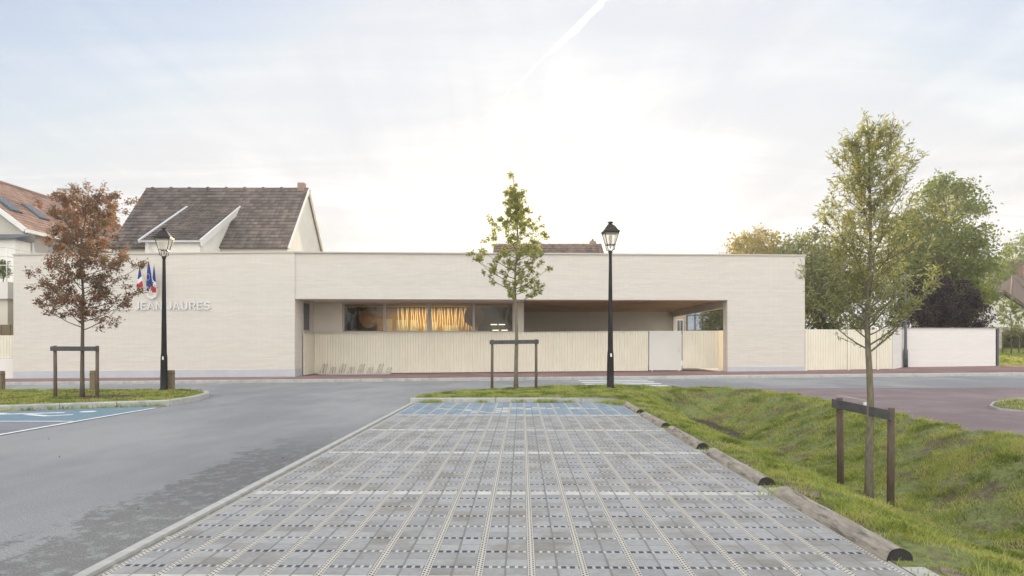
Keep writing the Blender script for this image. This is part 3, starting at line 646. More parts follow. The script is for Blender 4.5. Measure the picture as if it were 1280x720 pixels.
mb = MB(); p, q = fp(-9.96), fp(6.72); mb.prism([(p[0], p[1]-.06), (q[0], q[1]-.06), (q[0], q[1]+.03), (p[0], p[1]+.03)], [fz(-9.96)+1.972, fz(6.7)+1.972]*1+[fz(6.7)+1.972, fz(-9.96)+1.972], [fz(-9.96)+2.0, fz(6.7)+2.0, fz(6.7)+2.0, fz(-9.96)+2.0]); mb.build('top_rail', 'cream', fe, True)
ga = thing('plain_gate', 'smooth off-white gate leaf beside the corrugated gate in the recess', 'gate', (*fp(7.5), fz(7.5)))
p, q = fp(6.76), fp(8.34); mb = MB(); mb.prism([(p[0], p[1]-.05), (q[0], q[1]-.05), (q[0], q[1]+.02), (p[0], p[1]+.02)], fz(7.5)+.05, fz(7.5)+1.99); mb.build('leaf_panel', 'offwhite', ga, True)
for x_ in (6.9, 8.22):
    mb = MB(); mb.lathe([(.05, 0), (.05, .05), (.03, .06)], 10, (x_, fp(x_)[1]-.03, fz(x_)-.01)); mb.build('floor_guide', 'steel', ga, True)
mb = MB(); mb.box((8.2, q[1]-.10, fz(8)+.98), (8.24, q[1]-.06, fz(8)+1.12)); mb.build('handle', 'steel', ga, True)
gb = thing('corrugated_gate', 'narrow cream corrugated gate next to the right jamb of the recess', 'gate', (*fp(9.3), fz(9.3)))
p, q = fp(8.44), fp(10.16); mb = MB(); corrugated(mb, p, q, fz(9.3)+.13, fz(9.3)+1.98, fz(9.3)+.13, fz(9.3)+1.98); mb.build('sheet_panel', 'cream', gb, True)
mb = MB(); mb.box((8.40, p[1]-.02, fz(9)+.12), (8.44, p[1]+.04, fz(9)+1.99)); mb.build('gate_stile', 'cream', gb, True); mb = MB(); mb.box((10.16, q[1]-.02, fz(9)+.0), (10.42, q[1]+.04, fz(9)+1.99)); mb.build('gate_post', 'cream', gb, True)
# gate to the right of the school
yr = PR[1]+.06
gc = thing('corrugated_gate', 'wide cream double corrugated gate between the school and the white garden wall', 'gate', (16.3, 33.0, pz(16.3)))
for x0, x1 in ((14.12, 16.2), (16.34, 17.75)):
    mb = MB(); y0 = yr+(x0-14)*.16; y1 = yr+(x1-14)*.16
    corrugated(mb, (x0, y0), (x1, y1), pz(x0)+.02, pz(14)+1.98, pz(x1)+.02, pz(14)+1.98); mb.build('gate_leaf', 'cream', gc, True)
for x0 in (14.02, 16.22, 17.77):
    mb = MB(); y0 = yr+(x0-14)*.16; mb.box((x0, y0-.04, pz(x0)-.1), (x0+.1, y0+.05, pz(14)+2.0)); mb.build('gate_post', 'cream', gc, True)
gl_ = thing('corrugated_fence', 'short cream corrugated fence slanting away from the gate to the white wall', 'fence', (18.3, 34.0, pz(18.3)))
mb = MB(); corrugated(mb, (17.88, yr+.63), (18.75, yr+1.0), pz(18)+.02, pz(14)+1.98, pz(18.7)+.02, pz(14)+2.0); mb.build('sheet_panel', 'cream', gl_, True)
ww = thing('garden_wall', 'white brick garden wall with pale cap beyond the corrugated gate', 'wall', (22.5, 36.2, pz(22.5)))
mb = MB(); wpts = [(18.8, yr+1.02), (20.6, 36.0), (25.8, 36.4), (25.8, 36.6), (20.5, 36.22), (18.7, yr+1.2)]; mb.prism(wpts, .05, 2.36); mb.build('wall_body', 'whitebrick', ww, True)
mb = MB(); mb.prism([(18.78, yr+.99), (20.6, 35.96), (25.85, 36.36), (25.85, 36.64), (20.48, 36.26), (18.68, yr+1.23)], 2.362, 2.40); mb.build('cap', 'paleconcrete', ww, True)
mb = MB(); mb.box((25.86, 36.36, .2), (25.95, 36.62, 2.36)); mb.build('end_post', 'pole_grey', ww, True)
# left fence beyond the school
lf = thing('low_wall_fence', 'low white wall topped with cream corrugated sheet left of the school', 'fence', (-27, 32.6, pz(-27)))
mb = MB(); mb.box((-34, 32.4, -.5), (-23.66, 32.6, .85)); mb.build('wall_body', 'white_render', lf, True)
mb = MB(); corrugated(mb, (-34, 32.5), (-23.66, 32.5), .86, 1.95, .86, 1.95); mb.build('sheet_panel', 'cream', lf, True)
wf = thing('board_fence', 'brown wooden board fence behind the low white wall', 'fence', (-28, 33.4, 0))
for i in range(24):
    mb = MB(); x0 = -34+i*.43; mb.box((x0, 33.4, -.2), (x0+.40, 33.44, 2.5+random.uniform(-.02, .02))); mb.build('board', 'bollard', wf, True)

# lettering on the facade
def facade_point(x, off=.0): 
    t = Vector((PM[0]-PL[0], PM[1]-PL[1])).normalized(); n = Vector((t.y, -t.x)); y = fy(x); return x+n.x*off, y+n.y*off, math.atan2(t.y, t.x)
def arcp(cx, cy, rx, ry, a0, a1, n=10): return [(cx+rx*math.cos(R(a0+(a1-a0)*k/n)), cy+ry*math.sin(R(a0+(a1-a0)*k/n))) for k in range(n+1)]
GL = {'E': (.52, [[(.52, .93), (.07, .93), (.07, .07), (.54, .07)], [(.07, .51), (.48, .51)]]), 'L': (.46, [[(.07, 1), (.07, .07), (.5, .07)]]),
      'C': (.66, [arcp(.36, .5, .30, .43, 42, 318, 16)]), 'O': (.72, [arcp(.38, .5, .31, .43, 0, 360, 22)]),
      'J': (.44, [[(.38, 1), (.38, .30)]+arcp(.22, .30, .16, .23, 0, -180)]), 'A': (.64, [[(.02, 0), (.32, .97), (.62, 0)], [(.12, .33), (.52, .33)]]),
      'N': (.64, [[(.07, 0), (.07, .96), (.57, .04), (.57, 1)]]), 'U': (.62, [[(.07, 1), (.07, .33)]+arcp(.31, .33, .24, .27, 180, 360)+[(.55, 1)]]),
      'R': (.60, [[(.07, 0), (.07, .93), (.34, .93)]+arcp(.34, .70, .20, .23, 90, -90)+[(.07, .47)], [(.36, .47), (.56, 0)]]),
      'S': (.58, [arcp(.30, .715, .21, .215, 25, 270, 12)+arcp(.30, .285, .23, .215, 90, -160, 12)])}
def letter(ch, h, sw):
    mb = MB()
    for ln in GL[ch][1]:
        P = [Vector((p[0]*h, p[1]*h)) for p in ln]; n = len(P); Lf = []; Rt = []
        closed = (P[0]-P[-1]).length < .01*h
        for i, p in enumerate(P):
            a = (P[i]-P[i-1]).normalized() if i else ((P[-1]-P[-2]).normalized() if closed else None); b = (P[i+1]-P[i]).normalized() if i < n-1 else ((P[1]-P[0]).normalized() if closed else None)
            a = a or b; b = b or a; m_ = (a+b); m_ = m_.normalized() if m_.length > .1 else a; nn = Vector((-m_.y, m_.x)); c = max(.5, nn.dot(Vector((-a.y, a.x))))
            Lf.append(p+nn*sw/2/c); Rt.append(p-nn*sw/2/c)
        o = []
        for y in (-.02, .02): o += [(q.x, y, q.y) for q in Lf]+[(q.x, y, q.y) for q in Rt]
        fs = []
        for i in range(n-1): fs += [(n+i, n+i+1, i+1, i), (3*n+i+1, 3*n+i, 2*n+i, 2*n+i+1), (i, i+1, 2*n+i+1, 2*n+i), (n+i+1, n+i, 3*n+i, 3*n+i+1)]
        fs += [(0, 2*n, 3*n, n), (n-1, 2*n-1, 4*n-1, 3*n-1)]; mb.add(o, fs)
    return mb
lx0, lx1 = (117-640)/853*31.95, (263.5-640)/853*31.75; txt = 'ECOLE JEAN JAURES'; lh = .375
tot = sum(GL[c][0]+.16 if c != ' ' else .30 for c in txt)-.16; kx = (lx1-lx0)/tot
fx, fyy, ang = facade_point(lx0, .045)
lo = thing('wall_lettering', 'white raised capital letters spelling the school name on the pale brick wall', 'sign', (fx, fyy, 1.46+(432-387.3)/853*31.9), ang)
cx = 0.
for c in txt:
    if c == ' ': cx += .30*kx; continue
    ob = letter(c, lh, .046).build('letter', 'sign_white', lo); ob.location = (cx, 0, 0); ob.scale = (kx/lh, 1, 1); cx += (GL[c][0]+.16)*kx
# shield and three flags
sxp = (189-640)/853*31.75; fx, fyy, ang = facade_point(sxp, .0)
zs = 1.46+(432-366)/853*31.75
sh = thing('crest_shield', 'white shield with red and blue corners mounted among the flags above the lettering', 'shield', (fx, fyy, zs), ang)
out_ = [(-.24, .26), (0, .31), (.24, .26), (.27, .0), (.20, -.2), (0, -.30), (-.20, -.2), (-.27, 0)]
def plate(mb, pts, y0, y1, mi=0):
    n = len(pts); vs = [(p[0], y0, p[1]) for p in pts]+[(p[0], y1, p[1]) for p in pts]
    mb.add(vs, [list(range(n)), list(range(n, 2*n))[::-1]]+[(i, n+i, n+(i+1) % n, (i+1) % n) for i in range(n)], mi)
mb = MB(); plate(mb, out_, -.11, -.02); mb.build('plate', 'sign_white', sh)
mb = MB(); plate(mb, [(.10, .08), (.22, .08), (.21, .22), (.10, .24)], -.118, -.112); mb.build('red_corner', 'red_cloth', sh)
mb = MB(); plate(mb, [(-.22, .08), (-.12, .08), (-.12, .24), (-.21, .22)], -.118, -.112); mb.build('blue_corner', 'blue_cloth', sh)
cu = bpy.data.curves.new('rf', 'FONT'); cu.body = 'RF'; cu.size = .24; cu.extrude = .003
to = bpy.data.objects.new('rf', cu); COL.objects.link(to); me = bpy.data.meshes.new_from_object(to.evaluated_get(bpy.context.evaluated_depsgraph_get())); COL.objects.unlink(to); bpy.data.objects.remove(to)
me.materials.append(M['gold']); mo = link('letters', me, sh); mo.location = (-.15, -.115, -.13); mo.rotation_euler = (R(90), 0, 0)
def flag(label, dx, lean, mats, zt, w, drop):
    t = thing('flag', label, 'flag', (fx+dx*.5, fyy-.16, zs+.1), ang, 'flags fanned out behind the crest shield')
    tip = Vector((dx*.5+lean, -.25, zt)); mb = MB(); mb.tube([(0, .06, 0), tip], .012, 6); mb.lathe([(.012, 0), (.02, .03), (.002, .09)], 8, tuple(tip)); mb.build('flagpole', 'gold', t)
    sg = 1 if lean >= 0 else -1; cols_ = 8
    def pt(s_, f):        # s_ across the cloth, f down the cloth; the cloth is gathered at the tip and falls in folds
        f = max(f, 0.); wd_ = w*(.10+.90*f**.8)
        return (tip.x-lean*f*.35+sg*(s_-.35)*wd_, tip.y-.03+.045*math.sin(s_*9+1.5*f)*f, tip.z-.02-f*drop*(1-.10*abs(s_-.5)))
    cuts = [0, .56, .78, 1.] if len(mats) == 3 else [0, 1.]
    for j, mname in enumerate(mats):
        mb = MB(); rows = 8; vs = [pt(c/cols_, cuts[j]+(cuts[j+1]-cuts[j])*(r_/rows)+(.16*(c/cols_-.5) if 0 < cuts[j]+(cuts[j+1]-cuts[j])*(r_/rows) < 1 and len(mats) == 3 else 0)) for r_ in range(rows+1) for c in range(cols_+1)]
        m_ = cols_+1; mb.add(vs, [(r_*m_+c, r_*m_+c+1, (r_+1)*m_+c+1, (r_+1)*m_+c) for r_ in range(rows) for c in range(cols_)], 0, True)
        mb.build({'blue_cloth': 'blue_band', 'white_cloth': 'white_band', 'red_cloth': 'red_band'}[mname] if len(mats) > 1 else 'blue_field', mname, t)
    if len(mats) == 1:
        for q in range(12):
            st = MB()
            a_ = 2*math.pi*q/12; cx, cz = tip.x+.02+.085*math.cos(a_), tip.z-.72+.15*math.sin(a_)
            plate(st, [(cx+.022*math.cos(R(90+36*i))*(1 if i % 2 == 0 else .42), cz+.022*math.sin(R(90+36*i))*(1 if i % 2 == 0 else .42)) for i in range(10)], tip.y-.095, tip.y-.09)
            st.build('star', 'yellow_star', t)
flag('blue white and red flag leaning left behind the white shield', -.26, -.10, ('blue_cloth', 'white_cloth', 'red_cloth'), 1.12, .26, .98)
flag('plain blue flag with a ring of yellow stars in the middle of the three', .02, .02, ('blue_cloth',), 1.32, .35, 1.16)
flag('blue white and red flag leaning right, nearest the lamp pole', .20, .10, ('blue_cloth', 'white_cloth', 'red_cloth'), 1.12, .26, 1.22)

# ------------------------------------------------------------------ houses behind
def roof_tiles(mb, o, u, v, Wd, L, tw=.30, th=.36, lift=.055):
    o = Vector(o); u = Vector(u).normalized(); v = Vector(v).normalized(); n = u.cross(v)
    if n.z < 0: n = -n
    nc = max(1, round(Wd/tw)); nr = max(1, round(L/th)); tw = Wd/nc; th = L/nr
    for r_ in range(nr):
        for c in range(nc):
            b = o+u*(c*tw)+v*(r_*th); j = random.uniform(-.006, .006)
            vs = []
            for k, h in ((0, 0), (.5, .03), (1, 0)):
                vs.append(b+u*(k*tw*.99)+n*(lift+h+j)); vs.append(b+u*(k*tw*.99)+v*(th*1.04)+n*(h+.002))
            vs += [b+n*-.01, b+u*tw*.99+n*-.01]
            mb.add(vs, [(0, 2, 3, 1), (2, 4, 5, 3), (6, 7, 4, 2, 0)])
def quadplate(mb, o, u, v, Wd, L, t):
    o = Vector(o); u = Vector(u).normalized(); v = Vector(v).normalized(); n = u.cross(v)
    if n.z < 0: n = -n
    p = [o, o+u*Wd, o+u*Wd+v*L, o+v*L]; mb.add(p+[q-n*t for q in p], [(0, 1, 2, 3), (7, 6, 5, 4), (0, 4, 5, 1), (1, 5, 6, 2), (2, 6, 7, 3), (3, 7, 4, 0)])
# house with dark tiled roof
h2 = thing('tiled_house', 'white house with a steep dark tiled roof and shed-roofed front wing', 'house', (-20.8, 50, 0))
X0, X1, YE, YR, YB, ZE, ZR = -26.8, -14.9, 45.4, 50.0, 54.6, 7.95, 12.9
mb = MB()
pts = [(YE+.3, 0), (YB-.3, 0), (YB-.3, ZE+.2), (YR, ZR-.12), (YE+.3, ZE+.2)]
for a, b in ((X0+.15, X1-.15),):
    n = 5; vs = [(a, p[0], p[1]) for p in pts]+[(b, p[0], p[1]) for p in pts]
    mb.add(vs, [list(range(n)), list(range(n, 2*n))[::-1]]+[(i, n+i, n+(i+1) % n, (i+1) % n) for i in range(n)])
mb.build('wall', 'white_render', h2, True)
sl_ = math.hypot(YR-YE, ZR-ZE)
mb = MB(); quadplate(mb, (X0, YE, ZE), (1, 0, 0), (0, YR-YE, ZR-ZE), X1-X0, sl_, .1); quadplate(mb, (X1, YB, ZE), (-1, 0, 0), (0, YR-YB, ZR-ZE), X1-X0, sl_, .1)
roof_tiles(mb, (X0, YE-.05, ZE), (1, 0, 0), (0, YR-YE, ZR-ZE), X1-X0, sl_); roof_tiles(mb, (X1, YB, ZE), (-1, 0, 0), (0, YR-YB, ZR-ZE), X1-X0, sl_)
mb.tube([(X0, YR, ZR+.03), (X1, YR, ZR+.03)], .11, 8)
for i in range(9): mb.tube([(X0+.4+i*1.35, YR, ZR+.05), (X0+.55+i*1.35, YR, ZR+.05)], .15, 8)
rf = mb.build('roof', 'tile_dark', h2, True)
mb = MB(); mb.box((X1-.75, YR-.25, ZR-.4), (X1-.25, YR+.25, ZR+.45)); mb.build('chimney', 'redbrick', rf, True)
mb = MB(); quadplate(mb, (X1-.02, YE-.05, ZE+.02), (1, 0, 0), (0, YR-YE, ZR-ZE), .12, sl_+.05, .18); quadplate(mb, (X1+.1, YB+.05, ZE+.02), (-1, 0, 0), (0, YR-YB, ZR-ZE), .12, sl_, .18); mb.build('rake_board', 'white_render', h2, True)
# shed-roofed wing
WX0, WX1, WYE, WZE, WYT, WZT = -23.0, -19.35, 42.3, 7.95, 49.0, 11.55
wl = math.hypot(WYT-WYE, WZT-WZE)
mb = MB(); vs = []; sd = [(WYE+.25, 0), (WYT-.6, 0), (WYT-.6, WZT-.55), (WYE+.25, WZE-.05)]
vs = [(WX0+.12, *p) for p in sd]+[(WX1-.12, *p) for p in sd]; mb.add(vs, [(0, 1, 2, 3), (7, 6, 5, 4), (0, 4, 5, 1), (1, 5, 6, 2), (2, 6, 7, 3), (3, 7, 4, 0)]); mb.build('wing_wall', 'white_render', h2, True)
mb = MB(); quadplate(mb, (WX0, WYE, WZE), (1, 0, 0), (0, WYT-WYE, WZT-WZE), WX1-WX0, wl, .1); roof_tiles(mb, (WX0, WYE, WZE), (1, 0, 0), (0, WYT-WYE, WZT-WZE), WX1-WX0, wl); mb.build('wing_roof', 'tile_dark', h2, True)
mb = MB(); quadplate(mb, (WX0-.16, WYE-.1, WZE+.06), (1, 0, 0), (0, WYT-WYE, WZT-WZE), .15, wl, .22); mb.build('flashing', 'zinc', h2, True)
mb = MB(); quadplate(mb, (WX1+.005, WYE-.1, WZE+.06), (1, 0, 0), (0, WYT-WYE, WZT-WZE), .09, wl, .42); mb.build('rake_board', 'trim', h2, True)
mb = MB(); mb.tube([(WX0-.1, WYE-.05, WZE-.04), (WX1, WYE-.05, WZE-.04)], .06, 8); mb.tube([(WX0+.4, WYE-.03, WZE-.1), (WX0+.45, WYE+.12, WZE-.4), (WX0+.7, WYE+.17, WZE-.75), (WX0+.7, WYE+.17, 0)], .045, 8); mb.build('gutter', 'zinc', h2, True)
for x0 in (-22.0, -20.6):
    f_ = MB(); f_.box((x0-.5, WYE+.2, 5.6), (x0+.5, WYE+.26, 7.2)); w_ = f_.build('window', 'frame', h2, True); p_ = MB(); p_.box((x0-.43, WYE+.19, 5.67), (x0+.43, WYE+.198, 7.13)); p_.build('pane', 'darkglass', w_, True)
f_ = MB(); f_.box((-25.3, 46.62, 9.05-.3), (-24.4, 46.8, 9.35)); w_ = f_.build('roof_window', 'zinc', h2, True)
# left house with orange roof
h1 = thing('orange_roof_house', 'cream house with an orange tiled roof, roof windows and a capped chimney', 'house', (-33.5, 48, 0))
XE, XR, ZE1, ZR1, Y0, Y1 = -28.5, -33.5, 8.3, 12.1, 40.0, 57.0; XL = -38.5
mb = MB(); pts = [(XE-.35, 0), (XE-.35, ZE1-.05), (XR, ZR1-.2), (XL+.35, ZE1-.05), (XL+.35, 0)]; n = 5
vs = [(p[0], Y0+.3, p[1]) for p in pts]+[(p[0], Y1-.3, p[1]) for p in pts]
mb.add(vs, [list(range(n))[::-1], list(range(n, 2*n))]+[(i, (i+1) % n, n+(i+1) % n, n+i) for i in range(n)]); mb.build('wall', 'house_render', h1, True)
L1 = math.hypot(XR-XE, ZR1-ZE1); mb = MB()
for xe in (XE, XL):
    quadplate(mb, (xe, Y0, ZE1), (0, 1, 0), (XR-xe, 0, ZR1-ZE1), Y1-Y0, L1, .1); roof_tiles(mb, (xe, Y0, ZE1), (0, 1, 0), (XR-xe, 0, ZR1-ZE1), Y1-Y0, L1, .3, .34, .03)
mb.tube([(XR, Y0, ZR1+.04), (XR, Y1, ZR1+.04)], .13, 8)
rf = mb.build('roof', 'tile_orange', h1, True)
mb = MB(); mb.box((XE-.02, Y0-.05, ZE1-.22), (XE+.16, Y1, ZE1-.02)); mb.build('gutter', 'trim', h1, True)
mb = MB(); quadplate(mb, (XE+.05, Y0-.08, ZE1+.03), (0, 1, 0), (XR-XE, 0, ZR1-ZE1), .14, L1, .25); mb.build('rake_board', 'trim', h1, True)
u = Vector((XR-XE, 0, ZR1-ZE1)).normalized(); nrm = Vector((-u.z, 0, u.x)); nrm = nrm if nrm.z > 0 else -nrm
for yw in (40.9, 43.4, 46.4, 50.2):
    b = Vector((XE, yw, ZE1))+u*2.0+nrm*.06
    f_ = MB(); quadplate(f_, b+nrm*.09, (0, 1, 0), u, .95, 1.5, .12); w_ = f_.build('roof_window', 'pole_grey', rf, True)
    p_ = MB(); quadplate(p_, b+nrm*.097+u*.1+Vector((0, .1, 0)), (0, 1, 0), u, .75, 1.3, .005); p_.build('pane', 'darkglass', h1, True) if False else p_.build('roof_window_pane', 'darkglass', rf, True)
mb = MB(); mb.box((-33.9, 51.2, 11.3), (-32.8, 52.1, 12.75))
for a, b in ((-33.9, 51.2), (-33.0, 51.2), (-33.9, 51.95), (-33.0, 51.95), (-33.45, 51.2)): mb.box((a, b, 12.75), (a+.18, b+.15, 13.15))
ch = mb.build('chimney', 'white_render', rf, True)
mb = MB(); mb.box((-34.05, 51.05, 13.15), (-32.65, 52.25, 13.25)); mb.tube([(-33.35, 51.65, 13.25), (-33.35, 51.65, 13.75)], .06, 8); mb.build('chimney_cap', 'concrete', h1, True)
for yw in (42.4, 46.2, 50):
    f_ = MB(); f_.box((XE-.36, yw, 5.9), (XE-.31, yw+1.2, 7.75)); w_ = f_.build('window', 'frame', h1, True); p_ = MB(); p_.box((XE-.308, yw+.08, 5.98), (XE-.30, yw+1.12, 7.67)); p_.build('blind', 'shutter', w_, True)
mb = MB(); mb.tube([(XE-.2, Y0+.9, ZE1-.2), (XE-.25, Y0+.9, 0)], .06, 8); mb.build('downpipe', 'zinc', h1, True)
# terrace block in front of it
tb = thing('terrace_building', 'low cream terrace building with white railing at the left edge', 'building', (-30, 37, 0))
mb = MB(); mb.box((-36, 34.3, -.3), (-25.35, 39.4, 3.8)); mb.build('wall', 'render', tb, True)
mb = MB(); mb.box((-36.1, 34.1, 3.802), (-25.2, 39.5, 4.65)); mb.build('parapet', 'white_render', tb, True)
mb = MB()
for z in (5.5, 5.95, 6.4): mb.tube([(-25.4, 34.3, z), (-25.4, 39.4, z)], .025, 6); mb.tube([(-36, 34.3, z), (-25.4, 34.3, z)], .025, 6)
for y in np.arange(34.3, 39.5, 1.0): mb.tube([(-25.4, y, 4.6), (-25.4, y, 6.4)], .025, 6)
for x in np.arange(-35.4, -25.4, 1.2): mb.tube([(x, 34.3, 4.6), (x, 34.3, 6.4)], .025, 6)
mb.build('railing', 'trim', tb, True)
mb = MB(); mb.box((-31.5, 38.2, 4.66), (-27.8, 39.4, 7.4)); mb.build('stair_wall', 'white_render', tb, True)
mb = MB(); mb.prism([(-31.8, 37.9), (-27.6, 37.9), (-27.6, 39.45), (-31.8, 39.45)], 7.402, [7.45, 7.45, 7.9, 7.9]); mb.build('stair_roof', 'pole_grey', tb, True)
f_ = MB(); f_.box((-26.9, 34.24, 1.0), (-25.9, 34.298, 2.9)); w_ = f_.build('window', 'frame', tb, True); p_ = MB(); p_.box((-26.82, 34.22, 1.08), (-25.98, 34.238, 2.82)); p_.build('pane', 'darkglass', w_, True)
# house in the middle, only its roof shows
h3 = thing('brown_roof_house', 'distant house showing only a long brown roof above the school parapet', 'house', (3.1, 62, 0))
xa, xb_ = -1.6, 7.95; mb = MB(); mb.box((xa+.3, 56.8, 0), (xb_-.3, 67.2, 6.2)); mb.build('wall', 'white_render', h3, True)
mb = MB(); zr = 10.45; ze = 6.1; A, B, C, D_ = Vector((xa-.3, 56.3, ze)), Vector((xb_+.5, 56.3, ze)), Vector((xb_, 60.6, zr)), Vector((xa, 60.6, zr))
E, F = Vector((xa-.3, 67.7, ze)), Vector((xb_+.5, 67.7, ze)); C2, D2 = Vector((xb_, 63.2, zr)), Vector((xa, 63.2, zr))
mb.add([A, B, C, D_, E, F, C2, D2], [(0, 1, 2, 3), (1, 5, 6, 2), (5, 4, 7, 6), (4, 0, 3, 7), (3, 2, 6, 7), (0, 4, 5, 1)])
roof_tiles(mb, A+Vector((.3, 0, .05)), (1, 0, 0), (0, 4.3, zr-ze), xb_-xa, math.hypot(4.3, zr-ze)); rf = mb.build('roof', 'tile_brown', h3, True)
mb = MB(); mb.box((7.0, 61.2, zr-.2), (7.55, 61.8, zr+.40)); mb.lathe([(.14, 0), (.11, .22)], 8, (7.27, 61.5, zr+.4)); mb.build('chimney', 'redbrick', rf, True)
# right house
h4 = thing('stone_house', 'old stone house with brown tiled gable roof behind the lawn at the right edge', 'house', (45, 62, 1.0))
def gable(mb, ax, w, ya, yb, zb, ze, za):
    pts = [(ax-w, zb), (ax+w, zb), (ax+w, ze), (ax, za), (ax-w, ze)]; n = 5
    vs = [(p[0], ya, p[1]) for p in pts]+[(p[0], yb, p[1]) for p in pts]
    mb.add(vs, [list(range(n)), list(range(n, 2*n))[::-1]]+[(i, n+i, n+(i+1) % n, (i+1) % n) for i in range(n)])
ax = (1252-640)/853*60
mb = MB(); gable(mb, ax, 2.6, 60, 66, .6, 4.3, 6.0); mb.build('gable_wall', 'white_render', h4, True)
mb = MB(); mb.box((ax-2.62, 59.97, .6), (ax+2.62, 59.995, 3.1)); mb.build('stone_base', 'stone', h4, True)
mb = MB(); L_ = math.hypot(2.9, 1.9)
for sx in (-1, 1):
    quadplate(mb, (ax+sx*2.95, 59.6, 4.2), (0, 1, 0), (-sx*2.95, 0, 1.95), 6.6, math.hypot(2.95, 1.95), .12); roof_tiles(mb, (ax+sx*2.95, 59.6, 4.23), (0, 1, 0), (-sx*2.95, 0, 1.95), 6.6, math.hypot(2.95, 1.95))
mb.build('gable_roof', 'tile_brown', h4, True)
mb = MB(); mb.box((ax-.2, 59.93, 4.45), (ax+.2, 59.98, 5.0)); mb.build('window', 'darkglass', h4, True)
mb = MB(); mb.box((47.9, 65.3, .6), (61.5, 73, 4.2)); mb.build('main_wall', 'white_render', h4, True)
mb = MB(); A, B, C, D_, E, F = [Vector(p) for p in ((47.3, 64.8, 4.2), (62.5, 64.8, 4.2), (62.5, 69.5, 8.5), (51.0, 69.5, 8.5), (47.3, 74, 4.2), (62.5, 74, 4.2))]
mb.add([A, B, C, D_, E, F], [(0, 1, 2, 3), (0, 3, 4), (3, 2, 5, 4), (1, 5, 2), (0, 4, 5, 1)]); roof_tiles(mb, (51.0, 64.8, 4.25), (1, 0, 0), (0, 4.7, 4.3), 11.5, math.hypot(4.7, 4.3)); mb.tube([A, D_, C], .12, 6)
rf = mb.build('main_roof', 'tile_brown', h4, True)
mb = MB(); mb.box((ax+8.75, 69.2, 8.0), (ax+9.6, 69.9, 9.7)); mb.box((ax+8.68, 69.13, 9.7), (ax+9.67, 69.97, 9.82)); mb.build('chimney', 'redbrick', rf, True)
lw = thing('stone_wall', 'low rubble stone wall behind the white garden wall', 'wall', (38.5, 56, .9)); mb = MB(); mb.box((34, 56, .5), (40.3, 56.4, 2.9)); mb.build('wall_body', 'stone', lw, True)
mb = MB(); mb.box((34, 55.95, 2.902), (40.3, 56.45, 3.0)); mb.build('cap', 'concrete', lw, True)
# building seen through the recess
h5 = thing('brick_hall', 'brick building with an arched window and blue grey glazing seen through the recess', 'building', (16, 62, 0))
mb = MB(); mb.box((14.2, 60, 0), (15.3, 66, 6.2)); mb.build('brick_wall', 'palebrick', h5, True)
mb = MB(); mb.box((15.32, 60.2, 0), (22, 66, 5.6)); mb.build('glazed_wall', 'tarp', h5, True)
mb = MB()
for x in (15.4, 16.1, 16.75, 17.5, 18.4): mb.box((x, 60.12, 0), (x+.08, 60.19, 5.5))
for z in (1.3, 2.75, 4.1, 5.4): mb.box((15.35, 60.10, z), (21.9, 60.118, z+.08))
mb.build('glazing_bars', 'pole_grey', h5, True)
f_ = MB(); f_.box((14.45, 59.9, 2.3), (15.05, 59.99, 3.75)); w_ = f_.build('window', 'trim', h5, True); p_ = MB(); p_.box((14.51, 59.88, 2.4), (14.725, 59.895, 3.68)); p_.box((14.775, 59.88, 2.4), (14.99, 59.895, 3.68)); p_.build('pane', 'pole_grey', w_, True)
mb = MB(); plate(mb, [(14.75+.45*math.cos(R(a)), 4.4+.62*math.sin(R(a))) for a in range(0, 181, 20)], 59.9, 59.98); mb.build('arch', 'trim', h5, True)

